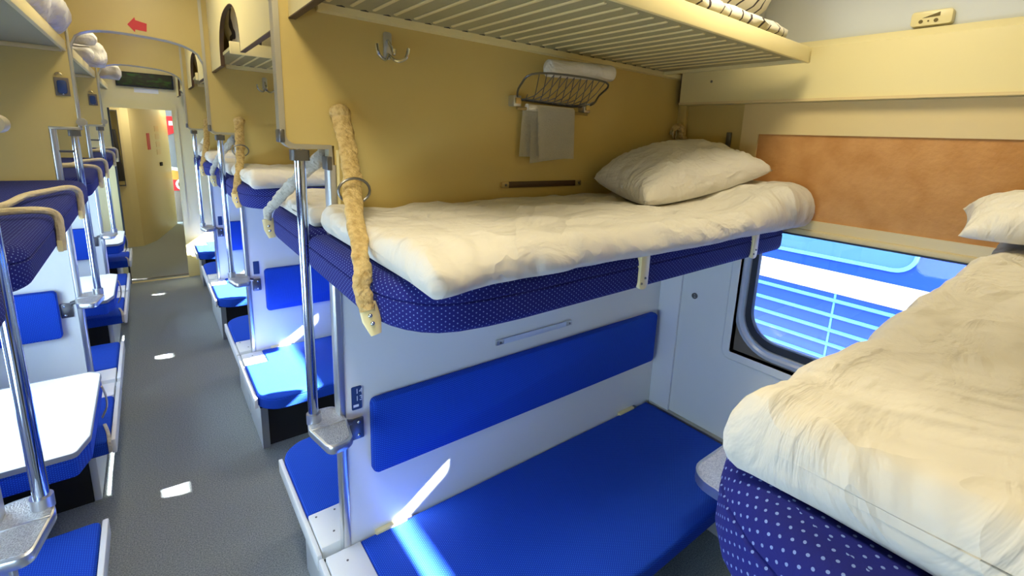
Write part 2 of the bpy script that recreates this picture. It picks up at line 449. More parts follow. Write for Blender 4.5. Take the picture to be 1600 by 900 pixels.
# projecting cream valance above the windows
v = MB()
v.poly([(2.105, 2.125), (2.125, 2.118), (XW, 2.118), (XW, 2.355), (2.14, 2.355), (2.105, 2.325)], 1, Y0+0.04, 1.465)
tr = tag(v.build('trim_1', M['cream_pale'], smooth=False), kind='structure')
MB().box(2.098, 2.106, Y0+0.04, 1.465, 2.118, 2.128).build('valance_lip', M['cream_frame'], tr)
MB().box(2.11, XW, 1.466, 1.474, 2.12, 2.33).build('valance_gap', M['darktrim'], tr)
MB().ball((2.103, 1.30, 2.22), 0.006, 0.5).build('screw', M['steel_dark'], tr)
v = MB()
for k in (1, 2, 3): v.box(2.105, XW, Y0+0.04+PITCH*k, Y0+PITCH*(k+1)-0.02, 2.118, 2.34)
tag(v.build('trim_2', M['cream_pale']), kind='structure')

# the window of the near bay with its drawn blind
def window(k, y, blind, lift=0.0):
    root = bpy.data.objects.new('window_%d' % k, None); COL.objects.link(root); root['kind'] = 'structure'
    base = (XW, y+0.945, 0.95); root.location = base; root['_base'] = base
    o = rrect(y+0.413, y+1.477, 0.935, 1.985, 0.21, 10); i = rrect(y+0.425, y+1.465, 0.962, 1.93, 0.155, 10)
    b = MB(); n = len(o); bm = b.bm
    x0 = XW+0.035
    i = rrect(y+0.466, y+1.424, 0.988, 1.93, 0.16, 10)
    prof = [(0.0, x0), (0.12, x0-0.012), (0.45, x0-0.016), (0.62, x0-0.006), (0.9, x0-0.010), (1.0, x0+0.004), (1.0, x0+0.03)]
    L = [[bm.verts.new((x, p[0]*(1-t)+q[0]*t, p[1]*(1-t)+q[1]*t)) for p, q in zip(o, i)] for t, x in prof]
    for a in range(len(L)-1):
        for c in range(n): bm.faces.new((L[a][c], L[a][(c+1) % n], L[a+1][(c+1) % n], L[a+1][c]))
    b.build('ring_frame', M['ring'], root, angle=25)
    MB().ring(i, rrect(y+0.494, y+1.396, 1.024, 1.90, 0.135, 10), 0, XW+0.030, XW+0.06).build('rubber_seal', M['rubber'], root)
    gp = rrect(y+0.49, y+1.40, 1.02, 1.905, 0.135, 10)
    g = MB(); g.bm.faces.new([g.bm.verts.new((XW+0.05, p[0], p[1])) for p in gp])
    g.build('pane', M['glass'], root, solid=False)
    if blind:
        ya, yb = y+0.43-0.07, y+1.46+0.075
        fo = [(ya, 1.585+lift), (yb, 1.585+lift), (yb, 2.117), (ya, 2.117)]
        fi = [(y+0.43, 1.635+lift), (y+1.455, 1.635+lift), (y+1.455, 1.985), (y+0.43, 1.985)]
        MB().ring(fo, fi, 0, XW-0.022, XW+0.01).build('blind_frame', M['cream_frame'], root, smooth=False)
        MB().box(XW-0.014, XW+0.004, y+0.42, y+1.465, 1.62+lift, 1.995).build('blind_panel', M['blind'], root)
        MB().box(XW-0.030, XW+0.012, y+0.40, y+1.49, 1.570+lift, 1.595+lift, 0.006).build('blind_rail', M['cream_frame'], root)
        MB().box(XW-0.02, XW+0.02, y+0.42, y+1.47, 1.562+lift, 1.571+lift).build('blind_seal', M['rubber'], root)
    return root
for k, y in enumerate(wy[1:5]): window(k+1, y, True, 0.0 if k == 0 else 0.165)  # half-lowered blinds past the near bay are unseen, added to trim the sun

# volume control plate on the cove
c = thing('volume_control', (XW, 0.52, 2.39), 'small cream volume control plate with wedge mark above the window valance', 'control')
MB().poly(rrect(0.463, 0.578, 2.366, 2.414, 0.010, 4), 0, XW-0.016, XW+0.022, 0.003).build('plate', M['cream_pale'], c)
MB().poly([(0.545, 2.391), (0.497, 2.393), (0.497, 2.406)], 0, XW-0.0175, XW-0.015).build('wedge_mark', M['brown_ink'], c, smooth=False)
for yy in (0.548, 0.506): MB().cyl((XW-0.0175, yy, 2.380), (XW-0.01, yy, 2.380), 0.0062).build('button', M['brown_ink'], c)
MB().cyl((XW-0.0175, 0.527, 2.380), (XW-0.01, 0.527, 2.380), 0.003, 8).build('indicator', M['brown_ink'], c)

# wall behind the side berths with windows
def left_wall():
    lo = MB(); up = MB(); prev = -2.4
    for y in wy[1:5]:
        lo.box(XL-0.03, XL, prev, y+0.45, 0.85, 1.45); up.box(XL-0.03, XL, prev, y+0.45, 1.45, 1.75)
        prev = y+1.45
    lo.box(XL-0.03, XL, prev, 9.4, 0.85, 1.45); up.box(XL-0.03, XL, prev, 9.4, 1.45, 1.75)
    lo.box(XL-0.03, XL, -2.4, 9.4, 0, 0.85); up.box(XL-0.03, XL, -2.4, 9.4, 1.75, CZ)
    w = tag(lo.build('wall_left', M['white']), kind='structure')
    up.build('upper_lining', M['cream'], w)
    for k, y in enumerate(wy[1:5]):
        root = bpy.data.objects.new('window_%d' % (k+5), None); COL.objects.link(root); root['kind'] = 'structure'
        base = (XL, y+0.95, 0.9); root.location = base; root['_base'] = base
        MB().ring(rrect(y+0.42, y+1.48, 0.82, 1.78, 0.14, 8), rrect(y+0.47, y+1.43, 0.87, 1.73, 0.1, 8), 0, XL-0.04, XL+0.008).build('ring_frame', M['ring'], root)
        g = MB(); g.bm.faces.new([g.bm.verts.new((XL-0.02, p[0], p[1])) for p in rrect(y+0.46, y+1.44, 0.86, 1.74, 0.1, 8)])
        g.build('pane', M['glass'], root, solid=False)
left_wall()
tag(MB().box(XL-0.1, XW+0.12, -2.46, -2.4, -0.06, CZ+0.05).build('wall_back', M['cream']), kind='structure')

# ================================================================== END BULKHEAD AND CORRIDOR BEYOND
e = MB()
e.box(XL, -0.30, YE, YE+0.04, 0, 2.07); e.box(0.285, XW, YE, YE+0.04, 0, 2.07); e.box(XL, XW, YE, YE+0.04, 2.07, CZ)
we = tag(e.build('wall_end', M['cream_pale']), kind='structure')
jf = MB(); jf.ring([(-0.335, 0), (0.325, 0), (0.325, 2.10), (-0.335, 2.10)], [(-0.29, 0.001), (0.275, 0.001), (0.275, 2.055), (-0.29, 2.055)], 1, YE-0.012, YE+0.052)
tag(jf.build('door_1', M['cream_pale'], smooth=False), kind='structure')
tag(MB().box(-0.302, -0.286, YE-0.02, YE+0.06, 0, 2.05).build('trim_4', M['rubber']), kind='structure')
tag(MB().box(-0.30, 0.29, YE+0.12, YE+0.15, 0, 0.006).build('trim_3', M['steel_dark']), kind='structure')
c2 = MB()
c2.box(XL, -0.26, 9.4, 9.44, 0, 2.3)
tag(c2.build('wall_corridor', M['doorcream']), kind='structure')
c3 = MB(); pts = [(-0.27, 9.4), (-0.17, 9.43), (0.0, 9.80), (0.335, 11.30), (0.30, 11.35), (-0.27, 9.52)]
c3.poly(pts, 2, 0, 2.3)
tag(c3.build('wall_slanted', M['doorcream']), kind='structure')
tag(MB().box(0.72, 0.76, YE+0.04, 12.1, 0, 2.3).build('wall_passage', M['doorcream']), kind='structure')
tag(MB().box(0.1, 0.76, 12.05, 12.1, 0, 2.3).build('wall_vestibule', M['grey']), kind='structure')
tag(MB().box(XL, 0.76, YE+0.04, 12.1, 2.3, 2.34).build('ceiling_corridor', M['ceil']), kind='structure')
tag(MB().box(XL-0.03, XL, 9.3, 9.5, 0, 2.3).build('wall_corridor_left', M['doorcream']), kind='structure')

mi = thing('wall_mirror', (-0.35, 9.39, 1.5), 'tall dark mirror on the far corridor wall left of the slanted panel', 'mirror')
MB().box(-0.62, -0.29, 9.375, 9.40, 0.95, 2.06).build('mirror_frame', M['steel_dark'], mi)
MB().box(-0.61, -0.30, 9.372, 9.376, 0.97, 2.04).build('mirror_glass', M['mirror'], mi)
# coats hanging in front of the mirror are not readable, only a dark garment shape
gm = MB()
gm.grid(lambda u, v: Vector((-0.36+0.05*math.cos(2*PI*u)*(0.55+0.45*v)+0.02*v, 9.33+0.03*math.sin(2*PI*u), 1.78-0.75*v)), 16, 10, wrap_u=True)
tag(gm.build('hanging_garment', M['black']), 'dark garment hanging by the mirror at the far end of the carriage', 'garment')

ds = thing('display_board', (0.07, YE, 2.36), 'dark display board with dim green text above the far doorway', 'display')
MB().box(-0.20, 0.315, YE-0.05, YE, 2.295, 2.452, 0.004).build('casing', M['black'], ds)
MB().box(-0.185, 0.30, YE-0.053, YE-0.049, 2.31, 2.438).build('screen', M['led'], ds)
MB().box(-0.05, 0.17, YE-0.004, YE-0.001, 2.235, 2.285).build('sticker', M['white_plain'], None)
o = bpy.data.objects['sticker']; o.name = 'notice_strip'; tag(o, 'pale paper strip under the dark display board', 'notice')
# signs and fittings on the slanted wall
def on_slant(t, z, w, h, m, name, off=0.004):
    a = Vector((0.0, 9.80)); b = Vector((0.335, 11.30)); d = (b-a).normalized(); n = Vector((-d.y, d.x))
    if n.y > 0: n = -n
    p = a+(b-a)*t; q = MB()
    P = [p-d*w/2+n*off, p+d*w/2+n*off]; Q = [p-d*w/2, p+d*w/2]
    q.poly([tuple(P[0]), tuple(P[1]), tuple(Q[1]), tuple(Q[0])], 2, z-h/2, z+h/2)
    return q.build(name, m)
tag(on_slant(0.10, 1.60, 0.16, 0.26, M['red'], 'warning_sign', 0.006), 'narrow red and brown sign on the slanted cream wall', 'sign')
for k in range(4):
    tag(on_slant(0.48, 1.80-0.13*k, 0.26, 0.09, M['cream_frame'], 'paper_notice'), ('topmost', 'second from the top', 'third from the top', 'lowest')[k]+' of four pale paper notices on the slanted cream wall', 'notice', 'paper notices on the slanted wall')
tag(on_slant(0.5, 1.20, 0.12, 0.06, M['black'], 'door_lock', 0.02), 'dark round lock on the slanted cream wall', 'lock')
# red and orange cabinet at the very end of the passage
rc = thing('safety_cabinet', (0.45, 11.6, 0), 'red and orange cabinet seen through the far doorway', 'cabinet')
MB().box(0.30, 0.66, 11.52, 11.72, 0.0, 0.62, 0.01).build('plinth', M['recess'], rc)
MB().poly([(0.30, 1.66), (0.66, 1.82), (0.66, 2.03), (0.30, 2.03)], 1, 11.5, 11.7).build('red_panel', M['red'], rc, label='red top panel')
MB().box(0.37, 0.43, 11.49, 11.505, 1.86, 1.94).build('emblem', M['white_plain'], rc)
MB().poly([(0.30, 1.06), (0.66, 1.00), (0.66, 1.82), (0.30, 1.66)], 1, 11.52, 11.7).build('grey_panel', M['grey'], rc, label='dark grey middle panel')
MB().poly([(0.30, 1.03), (0.66, 0.95), (0.66, 1.02), (0.30, 1.09)], 1, 11.5, 11.7).build('white_band', M['white_plain'], rc)
MB().poly([(0.30, 0.84), (0.66, 0.80), (0.66, 0.97), (0.30, 1.04)], 1, 11.51, 11.7).build('orange_panel', M['orange'], rc)
MB().poly([(0.30, 0.62), (0.66, 0.62), (0.66, 0.82), (0.30, 0.85)], 1, 11.515, 11.7).build('red_panel', M['red'], rc)
MB().tube([(0.46+0.06*math.cos(q*PI/8), 11.50, 0.74+0.08*math.sin(q*PI/8)) for q in range(16)], 0.022, 8, closed=True).build('white_ring', M['white_plain'], rc)

# ================================================================== PARTITIONS
TH = 0.036
def arch_bulkhead(y):
    # cream panel over the aisle with an arched lower edge and metal edging
    xs = [-0.25+0.55*k/24 for k in range(25)]
    def za(x):
        c = 0.025; t = (x-c)/0.275
        return 2.262+0.10*math.sqrt(max(0, 1-abs(t)**3.2))-0.012*(x-c)/0.275
    low = [(x, za(x)) for x in xs]
    b = MB(); b.poly([(-0.25, CZ)] + low + [(0.30, CZ)], 1, y, y+TH)
    r = b.build('aisle_bulkhead', M['cream'], None, smooth=False)
    return r, low

def make_partition(y=1.5):
    root = thing('partition', (1.3, y, 0), '', 'partition')
    up = rpoly([(XW, 1.56, 0), (0.44, 1.56, 0), (0.44, 1.872, 0), (0.305, 1.872, 0.03), (0.305, CZ, 0), (XW, CZ, 0)])
    MB().poly(up, 1, y, y+TH).build('upper_panel', M['cream'], root, smooth=False)
    MB().box(0.44, XW, y+0.001, y+TH-0.001, 0.0, 1.56).build('lower_panel', M['white'], root)
    # bent edging round the overhanging corner
    e = MB(); pth = rpoly([(0.425, 1.80, 0), (0.425, 1.866, 0.012), (0.302, 1.866, 0.035), (0.302, CZ, 0)], 8)[:]
    pth = [(0.428, 1.805), (0.428, 1.868)] + [(0.335, 1.868)] + [(0.302+0.033*(1-math.sin(q*PI/12)), 1.868+0.033*(1-math.cos(q*PI/12))) for q in range(1, 7)] + [(0.302, CZ-0.002)]
    n = len(pth); bm = e.bm; L = []
    for i, p in enumerate(pth):
        a = Vector(pth[max(i-1, 0)]); b = Vector(pth[min(i+1, n-1)]); t = (b-a).normalized(); nn = Vector((t.y, -t.x))
        w = 0.0075
        L.append([bm.verts.new((p[0]+nn.x*sx*w, yy, p[1]+nn.y*sx*w)) for sx, yy in ((1, y-0.003), (1, y+TH+0.003), (-1, y+TH+0.003), (-1, y-0.003))])
    for i in range(n-1):
        for k in range(4): bm.faces.new((L[i][k], L[i][(k+1) % 4], L[i+1][(k+1) % 4], L[i+1][k]))
    bm.faces.new(L[0]); bm.faces.new(L[-1][::-1])
    e.build('edge_trim', M['alu_trim'], root)
    MB().box(0.292, 0.306, y-0.008, y+TH+0.008, 1.878, 1.915, 0.003).build('corner_cap', M['steel_dark'], root)
    # slim post at the aisle end of the lower panel
    p = MB(); p.poly(rrect(0.418, 0.444, y-0.006, y+TH+0.006, 0.008, 4), 2, 0.0, 1.815); p.build('post', M['alu'], root)
    MB().box(0.415, 0.430, y-0.009, y+TH+0.009, 1.80, 1.84, 0.002).build('post_cap', M['steel_dark'], root)
    MB().box(0.444, 0.452, y-0.003, y+TH+0.003, 1.56, 1.86).build('edge_strip', M['cream_pale'], root)
    # back pads
    for s, n_ in ((-1, 'front'), (1, 'rear')):
        ya = y-0.045 if s < 0 else y+TH; yb = y if s < 0 else y+TH+0.045
        q = MB(); q.poly(rrect(0.52, 2.10, 0.735, 1.018, 0.02, 4), 1, ya, yb, 0.012)
        q.build('back_pad', M['bench'], root, label='blue backrest pad')
    # number plate
    MB().poly(rrect(0.463, 0.497, 0.985, 1.07, 0.004, 3), 1, y-0.003, y).build('number_plate', M['navy'], root)
    return root
def bar(y, z, name='wall_bar'):
    pass

part = make_partition(1.5)
tag(part, 'cream and white partition nearest the camera, with wire rack, hook and long blue back pad')
# numbers on the near plate
def text(body, size, loc, rot, m, name, parent=None, ext=0.0006):
    cu = bpy.data.curves.new(name, 'FONT'); cu.body = body; cu.size = size; cu.extrude = ext; cu.align_x = 'CENTER'; cu.align_y = 'CENTER'
    o = bpy.data.objects.new(name, cu); COL.objects.link(o); o.rotation_euler = rot
    bpy.context.view_layer.update()
    dg = bpy.context.evaluated_depsgraph_get(); me = bpy.data.meshes.new_from_object(o.evaluated_get(dg))
    bpy.data.objects.remove(o)
    o = bpy.data.objects.new(name, me); COL.objects.link(o); o.rotation_euler = rot
    me.materials.clear(); me.materials.append(m)
    if parent is not None:
        o.parent = parent; o.location = Vector(loc)-Vector(parent['_base'])
    else: o.location = loc
    return o
index_kids()
LBL = {0: 'cream and white partition behind the camera, at the head of the near right berth',
       2: 'second partition down the carriage on the right, framing the lower bench with the sunlit end',
       3: 'third partition down the carriage on the right, beyond the second yellow strap'}
for k in (0, 2, 3): dup(part, (0, PITCH*(k-1), 0), LBL[k])
nplate = [o for o in part.children if o.name.startswith('number_plate')][0]
text('14', 0.026, (0.488, 1.4965, 1.052), (PI/2, 0, 0), M['number'], 'number', nplate)
text('13', 0.026, (0.488, 1.4965, 1.025), (PI/2, 0, 0), M['number'], 'number', nplate)
MB().box(0.468, 0.486, 1.4962, 1.4972, 0.995, 1.004).build('berth_symbol', M['number'], nplate)

for k, lab in ((1, None), (2, None), (3, None), (0, None)):
    y = Y0+PITCH*k
    r, low = arch_bulkhead(y)
    nm = {0: 'cream bulkhead over the aisle behind the camera', 1: 'cream bulkhead over the aisle at the near partition',
          2: 'cream arched bulkhead over the aisle with a red arrow', 3: 'plain cream arched bulkhead over the aisle before the display board'}[k]
    rt = thing('aisle_bulkhead', (0.02, y, 2.5), nm, 'bulkhead'); r.name = 'arch_panel'; r.parent = rt; r.location = -Vector((0.02, y, 2.5))
    pth = [(p[0], y+TH/2, p[1]) for p in low]
    MB().tube([(-0.257, y+TH/2, 2.20)]+pth+[(0.303, y+TH/2, 2.20)], 0.009, 8, squash=(2.2, (0, 1, 0))).build('arch_trim', M['alu_trim'], rt)
    rt.name = 'aisle_bulkhead'
ar = MB(); ar.poly([(-0.018, 2.408), (0.014, 2.448), (0.016, 2.434), (0.062, 2.424), (0.058, 2.384), (0.012, 2.388), (0.010, 2.374)], 1, 3.39-0.003, 3.39)
tag(ar.build('arrow_sticker', M['red'], smooth=False), 'red arrow sticker pointing left on the cream bulkhead over the aisle', 'sticker')

# fixed bars above and below the upper berth (flat strips with end brackets)
def wall_bar(z, label, m):
    r = thing('wall_bar', (1.26, 1.5, z), label, 'bar')
    MB().box(1.085, 1.44, 1.488, 1.494, z-0.012, z+0.012, 0.002).build('strip', m, r)
    for x in (1.05, 1.44):
        MB().box(x, x+0.035, 1.487, 1.5, z-0.011, z+0.011, 0.003).build('bracket', M['brass'] if z > 1.5 else M['alu'], r)
        MB().ball((x+0.018, 1.486, z), 0.005).build('screw', M['steel_dark'], r)
wall_bar(1.74, 'dark flat bar fixed to the cream wall above the near made-up berth', M['darktrim'])
wall_bar(1.088, 'pale metal flat bar fixed to the white panel below the near upper berth', M['ring'])

# coat hooks
def coat_hook(x, y, z, label, s=1.0):
    r = thing('coat_hook', (x, y, z), label, 'hook', None)
    MB().poly(rrect(x-0.013, x+0.013, z-0.035, z+0.045, 0.008, 4), 1, y-0.006, y, 0.001).build('back_plate', M['alu'], r)
    for dx, h in ((-1, 0.05), (1, 0.045)):
        MB().tube(smooth_path([(x, y-0.006, z-0.02), (x+dx*0.018, y-0.030, z-0.040), (x+dx*0.042, y-0.042, z-0.030), (x+dx*0.05, y-0.045, z+0.0)], 5), 0.005, 8).build('prong', M['chrome'], r)
    MB().tube(smooth_path([(x, y-0.006, z+0.02), (x, y-0.03, z+0.0), (x, y-0.052, z-0.025), (x, y-0.055, z-0.01)], 5), 0.005, 8).build('prong', M['chrome'], r)
coat_hook(0.609, 1.5, 2.175, 'chrome double coat hook high on the near cream partition')
coat_hook(0.60, 3.39, 2.165, 'chrome coat hook on the second cream partition under the shelf')

# ================================================================== GRAB POLES WITH FOOT STEPS
def make_pole(y=1.5):
    r = thing('grab_pole', (0.345, y, 0.98), '', 'pole')
    xc, yc = 0.345, y+0.012
    MB().cyl((xc, yc, 0.98), (xc, yc, 1.862), 0.0155, 20).build('tube', M['chrome'], r)
    MB().poly(rrect(xc-0.024, xc+0.024, yc-0.022, yc+0.022, 0.008, 4), 2, 1.828, 1.858).build('top_socket', M['steel_dark'], r)
    MB().cyl((xc, yc, 0.978), (xc, yc, 1.012), 0.022, 20).build('collar', M['alu'], r)
    cx = 0.375
    out = rpoly([(cx-0.030, y-0.165, 0.025), (cx+0.045, y-0.150, 0.03), (cx+0.062, y-0.03, 0.06), (cx+0.055, y+0.075, 0.03), (cx-0.035, y+0.085, 0.03), (cx-0.056, y-0.02, 0.06)], 5)
    st = MB(); st.pad(out, 0.955, 0.982, 0.006, 2, seam=False)
    step = st.build('foot_step', M['alu'], r)
    inn = [(cx+(p[0]-cx)*0.86, y-0.04+(p[1]-y+0.04)*0.90) for p in out]
    MB().poly(inn, 2, 0.981, 0.9835).build('tread', M['cast'], step)
    MB().box(cx-0.048, cx+0.052, y-0.043, y-0.037, 0.982, 0.986, 0.001).build('tread_ridge', M['alu'], step)
    MB().tube([(cx+0.05, y-0.02, 0.965), (0.455, y-0.02, 0.955)], 0.010, 10).build('arm', M['steel_dark'], r)
    bk = MB().box(0.452, 0.500, y-0.010, y-0.001, 0.875, 0.955, 0.004).build('bracket', M['steel_dark'], r)
    for z in (0.89, 0.94): MB().ball((0.482, y-0.011, z), 0.006, 1, 0.6, 1).build('bolt', M['chrome'], bk)
    return r
pole = make_pole()
tag(pole, 'chrome pole with a speckled foot step beside the nearest right partition')
index_kids()
dup(pole, (0, PITCH, 0), 'chrome pole with foot step at the second right partition, beside the sunlit bench end')
dup(pole, (0, 2*PITCH, 0), 'small distant chrome pole with foot step at the third right partition')
dup(pole, (0, -PITCH, 0), 'chrome pole with foot step at the partition behind the camera')
# mirrored for the left side
def mirror_copy(o, cx, label):
    # mirrored duplicate of a thing about the plane x = cx
    base = Vector(o['_base']); nb = Vector((2*cx-base.x, base.y, base.z))
    r = bpy.data.objects.new(o.name.split('.')[0], None); COL.objects.link(r); r.location = nb; r['_base'] = tuple(nb)
    for k in ('category', 'group'):
        if k in o: r[k] = o[k]
    r['label'] = label
    def rec(ch, r):
        me = ch.data.copy(); bm = bmesh.new(); bm.from_mesh(me)
        for v in bm.verts: v.co.x = -v.co.x
        bmesh.ops.reverse_faces(bm, faces=bm.faces); bm.to_mesh(me); bm.free()
        c = bpy.data.objects.new(ch.name.split('.')[0], me); COL.objects.link(c); c.parent = r; c.location = Vector((-ch.location.x, ch.location.y, ch.location.z))
        if 'label' in ch: c['label'] = ch['label']
        for g in KIDS.get(ch.name, []): rec(g, c)
    for ch in KIDS[o.name]: rec(ch, r)
    return r
CX = 0.0325
lp = mirror_copy(pole, CX, 'large chrome pole with speckled foot step at the left edge of the picture')
index_kids()
dup(lp, (0, PITCH, 0), 'chrome pole with foot step over the second white side table on the left')
dup(lp, (0, 2*PITCH, 0), 'small chrome pole with foot step at the far white side table on the left')

# left partitions
def make_left_partition(y=3.39):
    r = thing('side_partition', (-0.6, y, 0), '', 'partition')
    up = rpoly([(XL, 1.50, 0), (XL, CZ, 0), (-0.255, CZ, 0), (-0.255, 1.872, 0.03), (-0.362, 1.872, 0), (-0.362, 1.50, 0)])
    MB().poly(up[::-1], 1, y, y+TH).build('upper_panel', M['cream'], r, smooth=False)
    MB().box(XL, -0.362, y+0.001, y+TH-0.001, 0, 1.50).build('lower_panel', M['white'], r)
    MB().poly(rrect(-0.372, -0.346, y-0.006, y+TH+0.006, 0.008, 4), 2, 0, 1.862).build('post', M['alu'], r)
    e = MB(); e.box(-0.372, -0.25, y-0.004, y+TH+0.004, 1.859, 1.875, 0.003); e.box(-0.261, -0.248, y-0.004, y+TH+0.004, 1.86, CZ, 0.003)
    e.build('edge_trim', M['alu_trim'], r)
    MB().cyl((-0.247, y-0.012, 1.90), (-0.247, y+TH+0.012, 1.90), 0.020, 16).build('corner_cap', M['alu_trim'], r)
    MB().box(-0.36, -0.29, y+0.01, y+0.022, 1.745, 1.757, 0.003).build('cross_bar', M['steel_dark'], r)
    for ya, yb in ((y-0.045, y), (y+TH, y+TH+0.045)):
        MB().poly(rrect(-0.86, -0.437, 0.775, 1.035, 0.02, 4), 1, ya, yb, 0.012).build('back_pad', M['bench'], r)
    return r
lpart = make_left_partition()
tag(lpart, 'side partition on the left with a blue back pad and small framed latch, second pole in front')
index_kids()
dup(lpart, (0, PITCH, 0), 'far side partition on the left, beyond the second side table')
dup(lpart, (0, -PITCH, 0), 'side partition at the left edge of the picture beside the large pole')
dup(lpart, (0, -2*PITCH, 0), 'side partition on the left behind the camera')
# bedside latch plates
def latch(y, label):
    r = thing('latch_plate', (-0.297, y, 2.07), label, 'latch')
    MB().box(-0.325, -0.272, y-0.008, y, 2.025, 2.112, 0.002).build('plate', M['recess'], r)
    MB().poly(rrect(-0.316, -0.280, 2.035, 2.10, 0.012, 4), 1, y-0.020, y-0.006, 0.004).build('lens', M['navy'], r)
    MB().tube([(-0.305+0.012*math.cos(q*PI/8), y-0.01, 2.122+0.012*math.sin(q*PI/8)) for q in range(9)], 0.004, 8).build('ring', M['brass'], r)
    MB().ball((-0.297, y-0.012, 2.033), 0.005).build('screw', M['chrome'], r)
latch(3.39, 'blue-lensed metal plate high on the nearer left cream panel')
latch(3.39+PITCH, 'blue-lensed metal plate high on the farther left cream panel')

# ================================================================== LOWER BENCHES (right)
def make_bench(y=1.5, s=-1, full=True):
    # s = -1: on the camera side of the partition, +1: far side
    f = (lambda d: y-d) if s < 0 else (lambda d: y+TH+d)
    r = thing('lower_bench', (1.3, f(0.35), 0), '', 'bench')
    xe = 0.352
    pts = [(xe, f(0.19), 0), (0.476, f(0.19), 0.0), (0.476, f(0.006), 0), (2.12, f(0.006), 0), (2.12, f(0.70), 0.03), (xe, f(0.70), 0.13)]
    if s < 0: pts = pts[::-1]
    out = rpoly(pts, 6)
    # orientation check
    A = sum(out[i-1][0]*out[i][1]-out[i][0]*out[i-1][1] for i in range(len(out)))
    if A < 0: out = out[::-1]
    MB().pad(out, 0.385, 0.462, 0.012, 3).build('cushion', M['bench'], r)
    a, b = sorted((f(0.19), f(0.004)))
    cpl = MB().box(xe+0.002, 0.475, a+0.002, b, 0.405, 0.458, 0.004).build('corner_plate', M['white_plain'], r)
    for px, d in ((xe+0.025, 0.165), (0.445, 0.165), (xe+0.06, 0.06)):
        MB().cyl((px, f(d), 0.455), (px, f(d), 0.4592), 0.004, 8).build('screw', M['steel_dark'], cpl)
    a, b = sorted((f(0.62), f(-0.01)))
    MB().box(xe-0.018, xe-0.001, a, b, 0.385, 0.448, 0.004).build('side_rail', M['white_plain'], r)
    a, b = sorted((f(0.42), f(0.0)))
    MB().box(0.385, 0.425, a, b, 0.0, 0.386, 0.004).build('end_panel', M['white_plain'], r)
    a, b = sorted((f(0.42), f(0.425)))
    MB().box(0.386, 0.424, a, b, 0.0, 0.38).build('end_edge', M['steps_grey'], r)
    a, b = sorted((f(0.40), f(0.38)))
    MB().box(0.425, 2.04, a, b, 0.0, 0.384).build('locker_shade', M['black'], r)  # black sheet standing in for the shade of the open storage below
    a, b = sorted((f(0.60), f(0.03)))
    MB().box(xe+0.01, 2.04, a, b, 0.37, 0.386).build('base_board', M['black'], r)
    # small tabs where the cushion hinges on the partition
    for x in (0.60, 1.95):
        a, b = sorted((f(0.0), f(0.02)))
        MB().box(x-0.07, x+0.05, a, b, 0.450, 0.472, 0.002).build('hinge_cover', M['cream_pale'], r)
        MB().box(x+0.05, x+0.07, a, b, 0.450, 0.470, 0.002).build('hinge', M['steel_dark'], r)
    return r
b1 = make_bench(1.5, -1); tag(b1, 'wide royal blue bench in the foreground against the near partition')
b2 = make_bench(1.5, 1); tag(b2, 'blue bench behind the near partition, its rounded end and white plate showing below the pole')
index_kids()
dup(b1, (0, PITCH, 0), 'blue bench with a sunlit light blue end on the second right partition')
dup(b1, (0, 2*PITCH, 0), 'distant blue bench with a sunlit end on the third right partition')
dup(b2, (0, PITCH, 0), 'blue bench end just behind the second right partition')
dup(b2, (0, 2*PITCH, 0), 'small distant blue bench behind the third right partition')
dup(b2, (0, -PITCH, 0), 'blue bench under the near right berth beside the camera')
dup(b1, (0, 3*PITCH-0.04, 0), 'blue bench against the end bulkhead on the right')

# bay table
bt = thing('bay_table', (1.8, 0.50, 0), 'grey speckled table end with metal rim poking out beside the near right bed', 'table')
to = rpoly([(1.44, 0.27, 0.09), (2.16, 0.27, 0), (2.16, 0.80, 0), (1.44, 0.80, 0.09)], 6)
MB().poly(to, 2, 0.722, 0.748).build('tabletop', M['tablegrey'], bt)
ou = [(1.8+(p[0]-1.8)*1.016, 0.535+(p[1]-0.535)*1.03) for p in to]; ou = [(min(p[0], 2.165), p[1]) for p in ou]
MB().ring(ou, to, 2, 0.716, 0.753).build('rim', M['alu'], bt)
MB().box(1.95, 2.05, 0.52, 0.55, 0, 0.722).build('leg', M['alu'], bt)

# ================================================================== UPPER BERTHS (right)
def berth_outline(y, s, dep=0.685):
    f = (lambda d: y-d) if s < 0 else (lambda d: y+TH+d)
    pts = [(0.352, f(0.004), 0), (2.10, f(0.004), 0), (2.10, f(dep-0.03), 0.05), (1.2, f(dep-0.02), 0), (0.40, f(dep+0.015), 0.10), (0.352, f(dep-0.22), 0.2)]
    pts = [(0.352, f(0.004), 0), (2.10, f(0.004), 0), (2.10, f(dep-0.045), 0.05), (0.66, f(dep), 0), (0.56, f(dep-0.003), 0), (0.49, f(dep-0.013), 0), (0.445, f(dep-0.03), 0),
           (0.413, f(dep-0.056), 0), (0.388, f(dep-0.09), 0), (0.370, f(dep-0.13), 0), (0.358, f(dep-0.18), 0), (0.352, f(dep-0.25), 0)]
    out = rpoly(pts, 7)
    A = sum(out[i-1][0]*out[i][1]-out[i][0]*out[i-1][1] for i in range(len(out)))
    return out[::-1] if A < 0 else out
